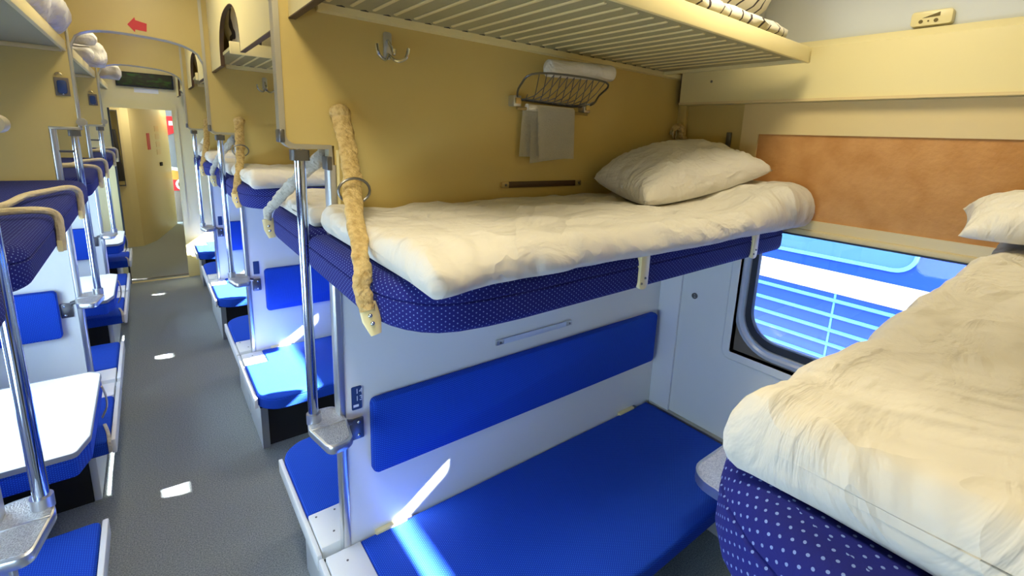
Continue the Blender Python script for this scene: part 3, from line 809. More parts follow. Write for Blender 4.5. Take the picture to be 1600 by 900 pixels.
def make_berth(y=1.5, s=-1, clips=True, dep=0.685):
    f = (lambda d: y-d) if s < 0 else (lambda d: y+TH+d)
    r = thing('upper_berth', (1.25, f(0.35), 1.5), '', 'berth')
    MB().pad(berth_outline(y, s, dep), 1.500, 1.612, 0.036, 4).build('cushion', M['berth'], r)
    if clips:
        for x in (1.095, 1.80):
            d = 0.685-0.045*(x-0.62)/1.48
            a, b = sorted((f(d+0.010), f(d-0.006)))
            c = MB(); c.poly(rrect(x-0.020, x+0.020, 1.502, 1.622, 0.017, 4), 1, a, b, 0.003); cp = c.build('clip_plate', M['cream_pale'], r)
            for z in (1.522, 1.537): MB().ball((x-0.004+z-1.53, f(d+0.011), z), 0.0035).build('screw', M['steel_dark'], cp)
    return r
u1 = make_berth(1.5, -1); tag(u1, 'navy dotted upper berth holding the large white made-up bed in the middle')
u2 = make_berth(1.5, 1, False); tag(u2, 'navy upper berth behind the near partition, held by a pale strap')
index_kids()
dup(u1, (0, PITCH, 0), 'navy upper berth on the second right partition with a white bed on it')
dup(u1, (0, 2*PITCH, 0), 'distant navy upper berth on the third right partition')
dup(u2, (0, PITCH, 0), 'navy upper berth just behind the second right partition')
dup(u2, (0, 2*PITCH, 0), 'tiny navy upper berth behind the third right partition, farthest on the right')
un = make_berth(Y0, 1, False, 0.594); tag(un, 'navy polka dotted berth in the bottom right corner, closest to the camera')

# ------------------------------------------------------------------ bedding
def bedding(x0, x1, ya, yb, zt, zb, seed, label, head=0.09, corner=0.0, group=None, nu=110, nv=64, droop=0.02, wr=1.0):
    # ya: wall side, yb: front side ; closed soft slab with wrinkles
    sgn = 1 if yb > ya else -1
    # cross-section samples: (ny, nz) of a rounded slab, dense on top
    rc = 0.8; sec = []
    NT = nv
    for k in range(NT+1): sec.append(('t', -1+2*k/NT, 1))
    for k in range(1, 8): q = PI/2-PI*k/8; sec.append(('f', math.cos(q), math.sin(q)))
    for k in range(0, 9): sec.append(('t', 1-2*k/8, -1))
    for k in range(1, 8): q = -PI/2-PI*k/8; sec.append(('f', math.cos(q), math.sin(q)))
    NV = len(sec); L = x1-x0; R0 = 0.030
    us = [R0*(1-math.cos(PI/2*k/7)) for k in range(8)]
    us = [d/L for d in us]+[R0/L+(1-2*R0/L)*(k+1)/nu for k in range(nu-1)]+[1-d/L for d in us[::-1]]
    def fn(u, j):
        kind, ny, nz = sec[j]
        x = x0+L*u
        d = min(u, 1-u)*L
        e = math.sqrt(max(0, 1-(1-min(1, d/R0))**2))
        t = max(0, min(1, (u-0.70)/0.22)); hd = head*t*t*(3-2*t)
        th = (zt-zb)*0.5*(0.12+0.88*e); r = th
        hw = abs(yb-ya)/2+0.014*noise.noise(Vector((x*3.1, seed+9, 0)))+0.004*noise.noise(Vector((x*13, seed+1, 0)))-(1-e)*0.018
        if kind == 't': ly, lz = ny*(hw-r), nz*th
        else: ly, lz = math.copysign(hw-r, ny)+ny*r, nz*th
        fr = max(0, ly/hw)
        y = (ya+yb)/2+sgn*ly
        up = 0.5+0.5*nz
        z = (zt+zb)/2+lz+hd*up*(1-0.35*max(0, fr-0.8)/0.2)
        z -= droop*max(0, fr-0.86)/0.14*(0.55+0.45*noise.noise(Vector((x*4, seed+3, 1))))
        if corner and u < 0.16:
            k = (0.16-u)/0.16; y += sgn*corner*k*k*max(0, fr); z -= 0.012*k*max(0, fr-0.7)
        p = Vector((x*3.0, y*7.0, seed)); w = noise.fractal(p, 0.9, 2.0, 4)
        r1 = 1-abs(noise.noise(Vector((x*7.0+y*5, y*4.0-x*3, seed+5))))*2.2
        r2 = 1-abs(noise.noise(Vector((x*12+seed, y*2.5+0.8*math.sin(x*5), 2))))*2.4
        z += up*wr*(0.012*w+0.010*(r1-0.45)+0.011*r2*max(0, fr-0.1)**2)*(0.3+0.7*e)
        y += sgn*0.007*wr*noise.noise(Vector((x*13, z*10, seed)))*fr
        if e < 1: x += 0.012*noise.noise(Vector((y*6, seed+2, 0)))*(1-e)
        return Vector((x, y, z))
    b = MB(); rings = [[b.bm.verts.new(fn(u, j)) for j in range(NV)] for u in us]
    for i in range(len(us)-1):
        for j in range(NV): b.bm.faces.new((rings[i][j], rings[i][(j+1) % NV], rings[i+1][(j+1) % NV], rings[i+1][j]))
    b.bm.faces.new(rings[0]); b.bm.faces.new(rings[-1][::-1])
    o = b.build('bedding', M['sheet'], None, angle=80)
    return tag(o, label, 'bedding', group)
bedding(0.385, 2.125, 1.485, 0.775, 1.694, 1.613, 3.3, 'white sheeted mattress spread over the middle upper berth', head=0.085, corner=0.03)
bedding(0.412, 2.12, -0.34, 0.196, 1.692, 1.610, 8.1, 'white sheeted mattress filling the bottom right corner, nearest the camera', head=0.03, corner=0.004, wr=0.8, droop=0.022)
bedding(0.375, 2.0, 1.55, 2.10, 1.680, 1.613, 12.7, 'white bedding on the berth just behind the near partition, seen past the pole', head=0.0, nu=60, nv=40)
bedding(0.385, 2.1, 3.375, 2.72, 1.692, 1.613, 17.7, 'white bedding on the berth of the second right partition', head=0.06, nu=60, nv=40, corner=0.02)
bedding(0.375, 2.0, 3.44, 4.0, 1.690, 1.613, 21.0, 'white bedding just behind the second right partition', head=0.0, nu=50, nv=36)
bedding(0.375, 2.0, 5.265, 4.62, 1.692, 1.613, 25.0, 'small patch of white bedding on the third right partition', head=0.0, nu=50, nv=36)
bedding(0.375, 2.0, 5.33, 5.9, 1.72, 1.613, 29.0, 'farthest white bedding on the right, behind the third partition', head=0.0, nu=50, nv=36)

def pillow(c, thick, seed, label, under=0.35, n=56, m=None):
    FL, FR, BR, BL = [Vector(p) for p in c]
    b = MB(); G = {}
    for side in (1, -1):
        for i in range(n+1):
            for j in range(n+1):
                u = i/n; v = j/n; a = 2*u-1; d = 2*v-1
                pu = u+0.045*a*(1-d*d)*-0.5; pv = v+0.06*d*(1-a*a)*-0.4
                p = FL*(1-pu)*(1-pv)+FR*pu*(1-pv)+BR*pu*pv+BL*(1-pu)*pv
                h = ((1-a**2)*(1-d**2)); h = max(0, h)**0.38
                t = thick*h*(1 if side > 0 else -under)
                q = Vector((p.x*8, p.y*8, seed+side))
                edge = (1-h)
                w = 0.014*noise.fractal(q, 1.0, 2.0, 4)*h
                # creases that run from the seams inward
                w += 0.012*noise.noise(Vector((a*9*(1+abs(d)), d*2.0, seed)))*h*abs(d)
                w += 0.010*noise.noise(Vector((a*2.0, d*8*(1+abs(a)), seed+4)))*h*abs(a)
                p = p+Vector((0, 0, t+(w if side > 0 else 0)))
                if i in (0, n) or j in (0, n):
                    if side < 0: G[(side, i, j)] = G[(1, i, j)]; continue
                G[(side, i, j)] = b.bm.verts.new(p)
        for i in range(n):
            for j in range(n):
                f = [G[(side, i, j)], G[(side, i+1, j)], G[(side, i+1, j+1)], G[(side, i, j+1)]]
                b.bm.faces.new(f if side > 0 else f[::-1])
    o = b.build('pillow', m or M['pillow'], None, angle=80)
    return tag(o, label, 'pillow')
pillow([(1.37, 1.06, 1.715), (2.07, 0.94, 1.835), (2.12, 1.44, 1.87), (1.50, 1.44, 1.765)], 0.135, 4.2, 'plump white pillow leaning in the corner at the window end of the middle bed', under=0.62)
pillow([(1.60, -0.28, 1.77), (2.05, -0.30, 1.83), (1.98, 0.30, 1.765), (1.60, 0.24, 1.725)], 0.10, 6.6, 'white pillow cut off by the right edge of the picture')
pillow([(0.42, 5.40, 1.73), (0.80, 5.40, 1.73), (0.80, 5.86, 1.73), (0.42, 5.86, 1.73)], 0.11, 9.6, 'tiny white pillow on the farthest right berth', n=24)

# ------------------------------------------------------------------ safety straps of the upper berths
def strap(path, label, m, r0=0.023, ring=True, tail=None, squash=0.45, ax=(0, 1, 0)):
    root = thing('safety_strap', path[0], label, 'strap')
    P = smooth_path(path, 9); n = len(P); rs = []
    for i in range(n):
        t = i/(n-1)
        rs.append(r0*(1-0.42*t)*(1+0.16*noise.noise(Vector((t*16, 3.3, path[0][1])))))
    P2 = [p+Vector((0.004*noise.noise(p*30), 0.004*noise.noise(p*30+Vector((5, 5, 5))), 0)) for p in P]
    MB().tube(P2, rs, 12, squash=(squash, ax), jitter=0.11).build('webbing', m, root, angle=60)
    if ring:
        k = int(n*0.42); c = P[k]
        MB().tube([c+Vector((0.040*math.cos(q*PI/10), -0.012, 0.032*math.sin(q*PI/10))) for q in range(20)], 0.0035, 8, closed=True).build('ring', M['steel_dark'], root)
    if tail:
        a, b = Vector(tail[0]), Vector(tail[1])
        MB().tube([a, a*0.5+b*0.5, b], [0.019, 0.021, 0.012], 10, squash=(0.3, ax)).build('end_fitting', M['cream_pale'], root)
        for t in (0.35, 0.6): MB().ball(a*(1-t)+b*t+Vector((-0.003, -0.008, 0)), 0.005).build('rivet', M['chrome'], root)
    # wall anchor
    MB().ball(path[0], r0*1.15, 1.0, 0.6, 0.8).build('anchor_knot', m, root)
    return root
def strapset(y, k):
    pass
strap([(0.456, 1.485, 1.97), (0.452, 1.43, 1.90), (0.434, 1.335, 1.824), (0.387, 1.175, 1.722), (0.352, 1.03, 1.635), (0.337, 0.99, 1.585), (0.342, 0.968, 1.54)],
      'thick yellow crumpled safety strap hanging at the aisle end of the middle bed', M['belt'], 0.028, True, ((0.341, 0.975, 1.555), (0.353, 0.955, 1.488)))
strap([(0.448, 3.372, 1.945), (0.432, 3.28, 1.86), (0.405, 3.12, 1.74), (0.372, 3.0, 1.64), (0.345, 2.93, 1.56)],
      'yellow safety strap hanging beside the second right bed', M['belt'], 0.028, True, ((0.345, 2.935, 1.57), (0.350, 2.88, 1.495)))
strap([(0.448, 5.262, 1.945), (0.432, 5.17, 1.86), (0.405, 5.01, 1.74), (0.372, 4.89, 1.64), (0.345, 4.82, 1.56)],
      'small distant yellow safety strap at the third right bed', M['belt'], 0.028, False, ((0.345, 4.825, 1.57), (0.350, 4.77, 1.495)))
strap([(0.43, 1.555, 1.85), (0.39, 1.66, 1.78), (0.355, 1.80, 1.70), (0.338, 1.93, 1.635), (0.333, 2.0, 1.60), (0.338, 2.03, 1.56)],
      'pale slanting safety strap behind the nearest right partition', M['belt_pale'], 0.022, False, ((0.336, 2.02, 1.575), (0.348, 2.02, 1.50)))
strap([(0.43, 3.445, 1.85), (0.39, 3.55, 1.78), (0.355, 3.69, 1.70), (0.338, 3.82, 1.635), (0.333, 3.89, 1.60), (0.338, 3.92, 1.56)],
      'pale slanting safety strap behind the second right partition', M['belt_pale'], 0.022, False, ((0.336, 3.91, 1.575), (0.348, 3.91, 1.50)))
# knotted strap end in the window corner above the pillow
kn = thing('strap_knot', (2.13, 1.47, 1.96), 'yellow knotted strap end in the corner above the middle pillow', 'strap')
MB().tube(smooth_path([(2.09, 1.485, 1.975), (2.08, 1.46, 2.005), (2.10, 1.445, 2.01), (2.12, 1.44, 1.975), (2.15, 1.44, 1.94), (2.16, 1.43, 1.92)], 6), [0.010+0.008*math.sin(PI*i/30) for i in range(31)], 10, jitter=0.12).build('webbing', M['belt'], kn)
MB().tube([(2.085+0.014*math.cos(q*PI/8), 1.46, 1.975+0.024*math.sin(q*PI/8)) for q in range(16)], 0.003, 6, closed=True).build('ring', M['brass'], kn)
MB().box(2.155, 2.168, 1.20, 1.222, 1.90, 1.99, 0.003).build('wall_catch', M['steel_dark'], kn)

# ================================================================== LUGGAGE SHELVES
def make_shelf(y=1.5):
    r = thing('luggage_shelf', (1.2, y-0.34, 2.26), '', 'shelf')
    ya, yb = y-0.675, y-0.001
    x0, x1 = 0.345, 1.97
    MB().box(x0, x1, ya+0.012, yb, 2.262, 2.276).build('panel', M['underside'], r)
    MB().box(x0, x1+0.02, ya, ya+0.014, 2.246, 2.302, 0.004).build('front_lip', M['cream_pale'], r)
    MB().box(x1, x1+0.015, ya, yb, 2.248, 2.29, 0.002).build('end_lip', M['cream_pale'], r)
    MB().poly([(yb, 2.262), (yb, 2.240), (yb-0.020, 2.244), (yb-0.022, 2.262)], 0, x0+0.06, 2.15).build('rear_ledge', M['cream_pale'], r, smooth=False)
    k = 0; x = 0.42
    while x < 1.92:
        q = MB(); q.box(x-0.006, x+0.006, ya+0.065, yb-0.06, 2.2575, 2.263, 0.0025, 1); q.build('rib', M['cream_pale'], r); x += 0.0635
    n = MB(); x = 0.465
    while x < 1.9: n.poly([(x-0.012, yb-0.025), (x, yb-0.037), (x+0.012, yb-0.025)], 2, 2.2605, 2.2625); x += 0.0675
    n.build('vent_holes', M['black'], r)
    return r
s1 = make_shelf(); tag(s1, 'ribbed cream luggage shelf over the middle bed at the top of the picture')
index_kids()
dup(s1, (0, PITCH, 0), 'cream luggage shelf seen through the arched cut-out on the second right partition')
dup(s1, (0, 2*PITCH, 0), 'small cream luggage shelf on the third right partition')
dup(s1, (0, 3*PITCH-0.04, 0), 'tiny cream luggage shelf beside the end bulkhead')

# aisle valance with arched cut-out
def make_valance(ya, yb, label):
    r = thing('aisle_valance', (0.34, (ya+yb)/2, 2.5), label, 'panel')
    c0, c1, zt, zl = ya+0.80, ya+1.43, 2.435, 2.212
    pts = [(ya, zl), (c0, zl)]
    m = (c0+c1)/2
    for k in range(0, 21):
        q = PI-PI*k/20; cc = math.cos(q); ss = math.sin(q)
        pts.append((m+(c1-c0)/2*math.copysign(abs(cc)**0.8, cc), zl+0.03+(zt-zl-0.03)*ss**0.85))
    pts += [(c1, zl), (yb, zl), (yb, CZ), (ya, CZ)]
    # split in strips to keep polygons simple
    MB().poly(pts, 0, 0.334, 0.350).build('panel', M['cream_pale'], r, smooth=False)
    # dark edging along the cut edge
    e = MB(); pth = pts[:len(pts)-2]
    for i in range(len(pth)-1):
        pass
    pp = [Vector((0.342, p[0], p[1])) for p in pth]; bm = e.bm; L = []
    for i, p in enumerate(pp):
        t = (pp[min(i+1, len(pp)-1)]-pp[max(i-1, 0)]).normalized(); nn = Vector((0, t.z, -t.y))
        L.append([bm.verts.new(p+Vector((dx, 0, 0))+nn*w) for dx, w in ((-0.009, -0.001), (0.009, -0.001), (0.009, 0.0025), (-0.009, 0.0025))])
    for i in range(len(L)-1):
        for k in range(4): bm.faces.new((L[i][k], L[i][(k+1) % 4], L[i+1][(k+1) % 4], L[i+1][k]))
    bm.faces.new(L[0]); bm.faces.new(L[-1][::-1])
    e.build('edge_trim', M['darktrim'], r)
    return r
va = make_valance(1.5+TH+0.002, 3.388, 'bright cream valance with an arched cut-out above the aisle, second bay on the right')
index_kids()
dup(va, (0, PITCH, 0), 'cream valance with an arched cut-out above the aisle, third bay on the right')
dup(va, (0, 2*PITCH-0.04, 0), 'small cream valance with an arched cut-out beside the display board')
# valance of the near bay, mostly above the picture
make_valance(1.498-1.852, 1.498, 'cream valance edge with dark trim at the top left of the near bay')

# left luggage shelves
def make_side_shelf(y=1.5):
    r = thing('side_shelf', (-0.58, y+PITCH/2, 2.26), '', 'shelf')
    ya, yb = y+TH+0.002, y+PITCH-0.002
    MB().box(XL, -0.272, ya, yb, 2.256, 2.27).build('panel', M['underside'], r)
    MB().box(-0.280, -0.264, ya, yb, 2.240, 2.292, 0.004).build('front_lip', M['cream_pale'], r)
    MB().box(XL, -0.28, yb-0.02, yb, 2.236, 2.256, 0.003).build('rear_ledge', M['cream_frame'], r)
    return r
ss = make_side_shelf(1.5); tag(ss, 'cream side luggage shelf in the top left corner of the picture'); index_kids()
dup(ss, (0, PITCH, 0), 'side luggage shelf carrying folded white mattresses, second on the left')
dup(ss, (0, 2*PITCH-0.04, 0), 'far side luggage shelf on the left near the display board')
dup(ss, (0, -PITCH, 0), 'side luggage shelf on the left above the camera')

# rolled and folded mattresses on the shelves
def bolster(p0, p1, r, seed, label, m='sheet', name='rolled_mattress', flat=1.0, n=28, nr=24, group=None, rag=0.10):
    p0, p1 = Vector(p0), Vector(p1); d = p1-p0; L = d.length; t = d.normalized(); up = Vector((0, 0, 1)); a = t.cross(up).normalized(); b = a.cross(t)
    q = MB()
    def fn(u, v):
        x = v; e = min(1, min(x*L, (1-x)*L)/(r*0.6)); e = math.sqrt(max(0, 1-(1-e)**2))
        ang = 2*PI*u; c = p0+d*x
        w = 1+rag*noise.noise(Vector((math.cos(ang)*1.6, math.sin(ang)*1.6+x*L*5, seed)))+0.06*math.sin(x*L*50+seed)*rag*5
        rr = r*(0.30+0.70*e)*w
        co = math.cos(ang); si = math.sin(ang)
        z = si*rr*flat; return c+a*(co*rr)+b*max(z, -r*flat*0.92)
    q.grid(fn, nr, n, wrap_u=True)
    q.bm.verts.ensure_lookup_table()
    for col in (0, n-1):
        q.bm.faces.new([q.bm.verts[i*n+col] for i in range(nr)])
    o = q.build(name, M[m], None, angle=70)
    return tag(o, label, 'mattress', group)
bolster((1.15, 1.10, 2.530), (1.92, 1.06, 2.530), 0.15, 2.0, 'rolled striped mattress on the ribbed shelf over the middle bed', 'ticking', flat=0.95)
q = bolster((0.95, 1.04, 2.335), (1.93, 1.04, 2.335), 0.20, 5.0, 'flat folded striped mattress under the roll on the ribbed shelf', 'ticking', name='folded_mattress', flat=0.25)
bolster((-0.36, 1.60, 2.39), (-0.315, 3.24, 2.385), 0.10, 3.0, 'long white rolled mattress at the edge of the top left shelf', rag=0.26)
bolster((-0.36, 1.60, 2.585), (-0.325, 3.30, 2.572), 0.08, 7.0, 'second white rolled mattress piled on top, top left shelf', rag=0.26)
for i, (x, z, r_, lab) in enumerate(((-0.34, 2.330, 0.062, 'lowest white folded mattress of the pile on the second left shelf'), (-0.315, 2.425, 0.058, 'middle white folded mattress of the pile on the second left shelf'), (-0.33, 2.515, 0.052, 'top white folded mattress of the pile on the second left shelf'))):
    bolster((x-0.32, 4.35, z), (x+0.13, 4.35, z), r_, 11+i*3, lab, flat=0.75, name='folded_mattress', rag=0.28)
bolster((-0.62, 4.75, 2.36), (-0.16, 4.75, 2.36), 0.085, 31, 'small grey white bundle at the far end of the second left shelf', rag=0.26)
bolster((-0.62, 5.9, 2.36), (-0.115, 5.9, 2.33), 0.065, 33, 'lower white bundle on the far left shelf beside the display board', rag=0.26)
bolster((-0.62, 5.95, 2.47), (-0.12, 5.95, 2.44), 0.05, 35, 'upper white bundle on the far left shelf beside the display board', rag=0.26)
bolster((0.37, 3.06, 2.45), (1.3, 3.06, 2.45), 0.185, 41, 'striped mattress roll seen through the arched cut-out of the second bay', 'ticking')
bolster((0.37, 4.95, 2.45), (1.3, 4.95, 2.45), 0.185, 43, 'striped mattress roll behind the arched cut-out of the third bay', 'ticking')

# ================================================================== RACK, TOWELS
rk = thing('wire_rack', (1.28, 1.42, 2.08), 'dark wire net rack on the near cream wall', 'rack')
A, B, Cc, D = Vector((1.10, 1.478, 2.062)), Vector((1.45, 1.478, 2.060)), Vector((1.43, 1.345, 2.150)), Vector((1.095, 1.345, 2.145))
MB().tube(smooth_path([A, B, B+(Cc-B)*0.5+Vector((0.03, 0, 0)), Cc, D, D+(A-D)*0.5+Vector((-0.035, 0, 0)), A], 5), 0.004, 8).build('frame', M['steel_dark'], rk)
N = 11
for k in range(N):
    for sg in (1, -1):
        u0 = k/(N-1); u1 = u0+sg*0.20
        pts = []
        for t in (0, 0.25, 0.5, 0.75, 1.0):
            u = u0+(u1-u0)*t
            if u < -0.02 or u > 1.02: continue
            pts.append(A*(1-u)*(1-t)+B*u*(1-t)+Cc*u*t+D*(1-u)*t+Vector((0, 0, -0.028*math.sin(PI*t))))
        if len(pts) > 1: MB().tube(pts, 0.0018, 5).build('wire', M['steel_dark'], rk)
for x in (1.075, 1.44):
    rb = MB().box(x, x+0.035, 1.462, 1.5, 2.035, 2.075, 0.004).build('bracket', M['alu'], rk)
    MB().box(x+0.005, x+0.028, 1.455, 1.463, 2.045, 2.066, 0.002).build('clip', M['brass'], rb)
MB().tube([(1.09, 1.465, 2.030), (1.46, 1.465, 2.030)], 0.006, 8).build('towel_bar', M['brass'], rk)
def ribbon(name, cx0, cx1, z0, z1, yf, seed, skew=0.0, tip=0.0, th=0.003):
    b = MB()
    def fn(u, v):
        x = cx0+(cx1-cx0)*u+skew*v; z = z0+(z1-z0)*v-tip*v*(u)
        y = yf-0.006*math.sin(u*5+seed)*v-0.004*noise.noise(Vector((u*4, v*3, seed)))
        return Vector((x, y, z))
    b.grid(fn, 14, 18)
    f = list(b.bm.faces); r = bmesh.ops.solidify(b.bm, geom=f, thickness=th)
    return b
tw = thing('hanging_towel', (1.25, 1.46, 2.03), 'cream waffle towel folded over the bar of the wire rack', 'towel')
ribbon('f', 1.178, 1.372, 2.040, 1.845, 1.448, 1.0, 0.012, 0.0).build('front_fold', M['towel'], tw, angle=60)
ribbon('g', 1.160, 1.366, 2.036, 1.825, 1.466, 2.0, 0.0, -0.022).build('back_fold', M['towel'], tw, angle=60)
ribbon('h', 1.128, 1.200, 2.034, 1.85, 1.478, 3.0, -0.010, 0.0).build('side_fold', M['towel'], tw, angle=60)
MB().cyl((1.135, 1.462, 2.036), (1.372, 1.462, 2.036), 0.013, 10).build('top_fold', M['towel'], tw)
rt = bolster((1.165, 1.40, 2.175), (1.50, 1.37, 2.190), 0.032, 51, 'white rolled towel lying in the wire rack', 'pillow', name='rolled_towel', rag=0.03)
rt['category'] = 'towel'

# ================================================================== SIDE BERTHS (left)
def make_side_unit(y=1.5):
    ya = y+TH
    A_ = thing('side_bench', (-0.6, ya+0.3, 0), '', 'seat')
    def seat(r, c0, c1, plate0, plate1, front):
        out = rpoly([(XL+0.01, c0, 0), (-0.262, c0, 0.02), (-0.262, c1, 0.02), (XL+0.01, c1, 0)], 4)
        MB().pad(out, 0.385, 0.458, 0.012, 3).build('cushion', M['bench'], r)
        MB().box(-0.258, -0.240, min(c0, plate0), max(c1, plate1), 0.385, 0.455, 0.004).build('side_rail', M['white_plain'], r)
        MB().box(-0.40, -0.264, plate0+0.002, plate1-0.002, 0.405, 0.456, 0.004).build('corner_plate', M['white_plain'], r)
    seat(A_, ya+0.175, ya+0.615, ya+0.005, ya+0.172, 1)
    MB().box(-0.375, -0.345, ya, ya+0.40, 0, 0.386, 0.004).build('end_panel', M['white_plain'], A_)
    MB().box(XL+0.01, -0.376, ya+0.38, ya+0.40, 0, 0.386).build('locker_shade', M['black'], A_)  # shade of the open cavity under the seat, as a black sheet
    yb = y+PITCH
    B_ = thing('side_bench', (-0.6, yb-0.3, 0), '', 'seat')
    seat(B_, yb-0.66, yb-0.175, yb-0.172, yb-0.003, -1)
    MB().box(-0.375, -0.345, yb-0.40, yb-0.002, 0, 0.386, 0.004).build('end_panel', M['white_plain'], B_)
    MB().box(XL+0.01, -0.376, yb-0.40, yb-0.38, 0, 0.386).build('locker_shade', M['black'], B_)  # same black stand-in for cavity shade
    MB().tube(smooth_path([(-0.285, yb-0.50, 0.462), (-0.268, yb-0.60, 0.466), (-0.262, yb-0.665, 0.455), (-0.262, yb-0.67, 0.40)], 5), 0.007, 8, squash=(0.5, (0, 0, 1))).build('pull_strap', M['belt_pale'], B_)
    T = thing('side_table', (-0.58, y+1.05, 0), '', 'table')
    t0, t1 = y+0.655, y+1.375
    out = rpoly([(XL+0.01, t0, 0), (-0.30, t0, 0.02), (-0.268, t0+0.10, 0.05), (-0.268, t1-0.04, 0.03), (-0.31, t1, 0.03), (XL+0.01, t1, 0)], 4)
    MB().poly(out, 2, 0.738, 0.752).build('tabletop', M['laminate'], T)
    e2 = [(p[0]+0.003 if p[0] > -0.85 else p[0], p[1]+(0.003 if p[1] > (t0+t1)/2 else -0.003)) for p in out]
    MB().ring(e2, out, 2, 0.733, 0.753).build('edge_band', M['steps_grey'], T)
    MB().pad(out, 0.655, 0.737, 0.014, 3).build('underside_cushion', M['bench'], T)
    MB().tube(smooth_path([(-0.262, t1-0.12, 0.72), (-0.255, t1-0.10, 0.66), (-0.262, t1-0.05, 0.58), (-0.285, t1-0.02, 0.52)], 5), 0.008, 8, squash=(0.5, (1, 0, 0))).build('strap', M['belt_pale'], T)
    MB().box(XL+0.02, XL+0.06, y+0.9, y+1.15, 0.0, 0.655).build('leg', M['alu'], T)
    return A_, B_, T
sa, sb, st_ = make_side_unit(1.5)
tag(sa, 'blue side seat at the bottom left corner under the large pole'); tag(sb, 'blue side seat beyond the nearest white side table on the left')
tag(st_, 'nearest white side table with blue padded underside at the left edge')
index_kids()
for k, (la, lb, lt) in enumerate((('blue side seat just past the left pole with the white table, second bay', 'blue side seat beyond the second white side table', 'second white side table on the left, behind the middle pole'),
                                  ('tiny blue side seat in the third bay on the left', 'farthest blue side seat on the left by the end door', 'farthest small white side table on the left'))):
    d = PITCH*(k+1)-(0.04 if k else 0)
    dup(sa, (0, PITCH*(k+1), 0), la); dup(sb, (0, d, 0), lb); dup(st_, (0, PITCH*(k+1), 0), lt)
dup(sb, (0, -PITCH, 0), 'blue side seat left of the camera, out of view')

def make_side_berth(y=1.5):
    r = thing('side_upper_berth', (-0.58, y+0.95, 1.5), '', 'berth')
    out = rpoly([(XL+0.01, y+0.06, 0), (-0.252, y+0.06, 0.12), (-0.252, y+PITCH-0.03, 0.12), (XL+0.01, y+PITCH-0.03, 0)], 7)
    MB().pad(out, 1.500, 1.612, 0.036, 4).build('cushion', M['berth'], r)
    pa = [(-0.243, y+0.60, 1.50), (-0.240, y+0.60, 1.57), (-0.244, y+0.60, 1.615), (-0.275, y+0.585, 1.634), (-0.35, y+0.56, 1.638), (-0.48, y+0.50, 1.636)]
    pb = [(-0.243, y+1.26, 1.50), (-0.240, y+1.26, 1.57), (-0.243, y+1.255, 1.618), (-0.268, y+1.22, 1.636), (-0.31, y+1.10, 1.638), (-0.355, y+0.95, 1.638), (-0.37, y+0.70, 1.638), (-0.42, y+0.60, 1.64), (-0.47, y+0.52, 1.64)]
    for p in (pa, pb):
        gr = MB().tube(smooth_path(p, 6), 0.0115, 10, jitter=0.04).build('guard_rail', M['rail'], r)
        MB().box(-0.252, -0.238, p[0][1]-0.012, p[0][1]+0.012, 1.497, 1.535, 0.003).build('rail_foot', M['cream_pale'], gr)
    return r
sbz = make_side_berth(); tag(sbz, 'large navy side berth with two cream guard rails at the left edge'); index_kids()
dup(sbz, (0, PITCH, 0), 'navy side berth with cream guard rails, second along the left')
dup(sbz, (0, 2*PITCH-0.03, 0), 'small navy side berth with guard rails, farthest on the left')
dup(sbz, (0, -PITCH, 0), 'navy side berth whose rounded end peeks in at the far left edge')

# ================================================================== LAMPS
def ceiling_lamp(x, y, z, w, l, label, e=LAMP_E, group='ceiling lamps'):
    r = thing('ceiling_lamp', (x, y, z), label, 'lamp', None)
    MB().box(x-w/2-0.02, x+w/2+0.02, y-l/2-0.02, y+l/2+0.02, z-0.02, z, 0.004).build('housing', M['ceil'], r)
    MB().box(x-w/2, x+w/2, y-l/2, y+l/2, z-0.032, z-0.018, 0.003).build('diffuser', M['lamp'], r)
    ld = bpy.data.lights.new('lamp_light', 'AREA'); ld.shape = 'RECTANGLE'; ld.size = w; ld.size_y = l; ld.energy = e; ld.color = (1.0, 0.87, 0.60)
    lo = bpy.data.objects.new('lamp_light', ld); COL.objects.link(lo); lo.parent = r; lo.location = (0, 0, -0.04)
    return r
names = ['over the aisle beside the near bay', 'over the aisle in the second bay', 'over the aisle in the third bay', 'over the aisle in the last bay']
for k in range(4):
    ceiling_lamp(0.03, Y0+PITCH*(k+0.5), CZ, 0.22, 1.0, 'long ceiling lamp '+names[k], LAMP_E*(1.1, 0.5, 0.35, 0.35)[k])
ceiling_lamp(1.35, Y0+PITCH*0.5, CZ, 0.5, 0.25, 'short added ceiling lamp above the near bay, out of view', LAMP_E*0.8)  # added lamp, brightens the window side and ceiling of the bay
for k in (1, 2): ceiling_lamp(1.35, Y0+PITCH*(k+0.5), CZ, 0.5, 0.25, 'short added, unseen ceiling lamp above bay %s on the right' % ('two' if k == 1 else 'three'), LAMP_E*0.7)  # further added lamps for the bays behind the valances
ceiling_lamp(-0.02, 9.0, 2.3, 0.25, 0.25, 'corridor lamp beyond the far doorway', 7)
ceiling_lamp(0.5, 11.0, 2.3, 0.2, 0.2, 'vestibule lamp at the far end of the carriage', 2)

# window portals help the sky light find its way in
for k, y in enumerate(wy[1:5]):
    for x, zc, h, rot in ((XW+0.14, 1.44, 0.95, (0, PI/2, 0)), (XL-0.06, 1.3, 0.86, (0, -PI/2, 0))):
        ld = bpy.data.lights.new('window_portal', 'AREA'); ld.shape = 'RECTANGLE'; ld.size = h; ld.size_y = 1.05; ld.cycles.is_portal = True
        lo = bpy.data.objects.new('window_portal', ld); COL.objects.link(lo); lo.location = (x, y+0.945, zc); lo.rotation_euler = rot

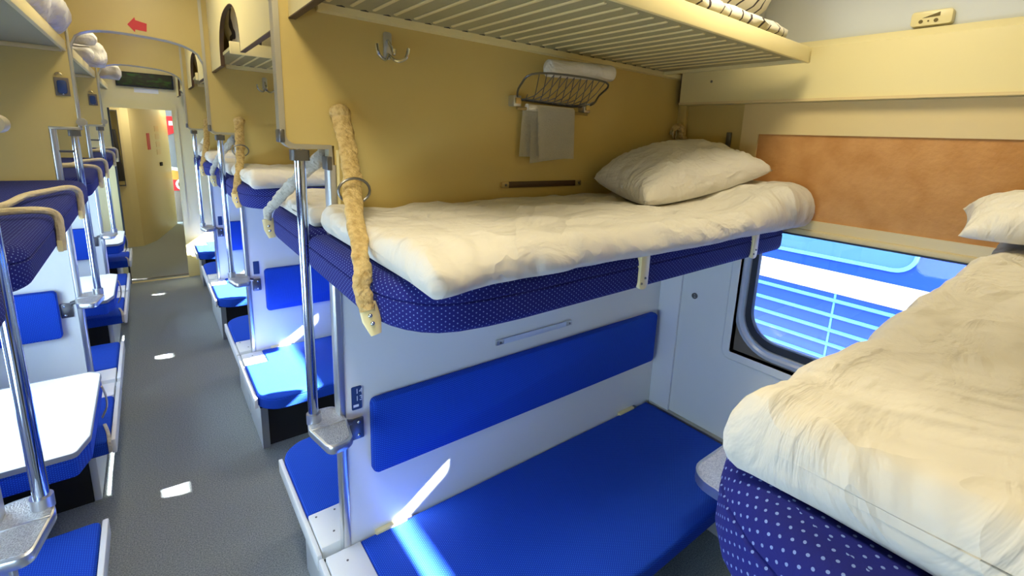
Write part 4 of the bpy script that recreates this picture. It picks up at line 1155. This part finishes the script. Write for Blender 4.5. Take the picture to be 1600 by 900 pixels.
# ================================================================== OUTSIDE
tag(MB().box(2.4, 30, -25, 30, -1.35, -1.30).build('ground', M['ballast']), kind='structure')
tr = thing('passenger_train', (5.5, 1.2, -1.3), 'blue passenger train with a white band standing outside the window', 'train')
XT = 4.10
tb = MB()
prof = [(XT, -0.6), (XT, 2.55), (XT+0.02, 2.72), (XT+0.10, 2.91), (XT+0.35, 3.085), (XT+1.4, 3.25), (XT+2.45, 3.03), (XT+2.7, 2.86), (XT+2.78, 2.72), (XT+2.8, -0.6)]
def train_body():
    b = MB(); b.poly(prof[:2]+[(XT+2.8, 2.55), (XT+2.8, -0.6)], 1, -12, 14); return b
train_body().build('body', M['train_blue'], tr)
MB().poly([prof[1]]+prof[2:9]+[(XT+2.8, 2.55)], 1, -12, 14).build('roof', M['train_roof'], tr)
MB().box(XT-0.014, XT, -12, 14, 0.84, 1.01, 0.004).build('white_band', M['train_white'], tr)
for z in (0.780, 0.655, 0.535, 0.419, 0.300, 0.18, 0.06, -0.06, -0.18):
    MB().poly([(XT+0.002, z-0.016), (XT-0.020, z-0.006), (XT-0.020, z+0.006), (XT+0.002, z+0.016)], 1, -12, 14).build('rib', M['train_light'], tr)
MB().box(XT-0.006, XT, 1.238, 1.252, 0.1, 0.84).build('panel_seam', M['train_light'], tr)
for yc in (-2.6, -0.6, 1.4, 3.4, 5.4):
    o = rrect(yc-0.62, yc+0.62, 1.10, 2.02, 0.14, 6); i = rrect(yc-0.595, yc+0.595, 1.125, 1.995, 0.12, 6)
    f = MB().ring(o, i, 0, XT-0.02, XT+0.002).build('window_frame', M['train_light'], tr)
    MB().poly(i, 0, XT-0.006, XT+0.001).build('window_pane', M['train_glass'], tr)

GROUPS = {'partition': 'partitions between the right bays', 'side_partition': 'partitions between the side berths', 'grab_pole': 'chrome poles with foot steps',
          'lower_bench': 'blue lower benches', 'upper_berth': 'navy upper berths on the right', 'bedding': 'white sheeted mattresses', 'pillow': 'white pillows',
          'safety_strap': 'safety straps of the upper berths', 'luggage_shelf': 'luggage shelves on the right', 'side_shelf': 'luggage shelves on the left',
          'aisle_valance': 'cream valances above the aisle', 'aisle_bulkhead': 'bulkheads over the aisle', 'side_bench': 'blue side seats', 'side_table': 'white side tables',
          'side_upper_berth': 'navy side berths', 'ceiling_lamp': 'ceiling lamps', 'latch_plate': 'lensed plates on the left partitions', 'coat_hook': 'coat hooks',
          'wall_bar': 'flat bars on the near partition', 'rolled_mattress': 'mattresses on the luggage shelves', 'folded_mattress': 'mattresses on the luggage shelves'}
for o in list(bpy.data.objects):
    k = o.name.split('.')[0]
    if o.parent is None and k in GROUPS and 'group' not in o: o['group'] = GROUPS[k]
for o in list(bpy.data.objects):
    if '_base' in o: del o['_base']
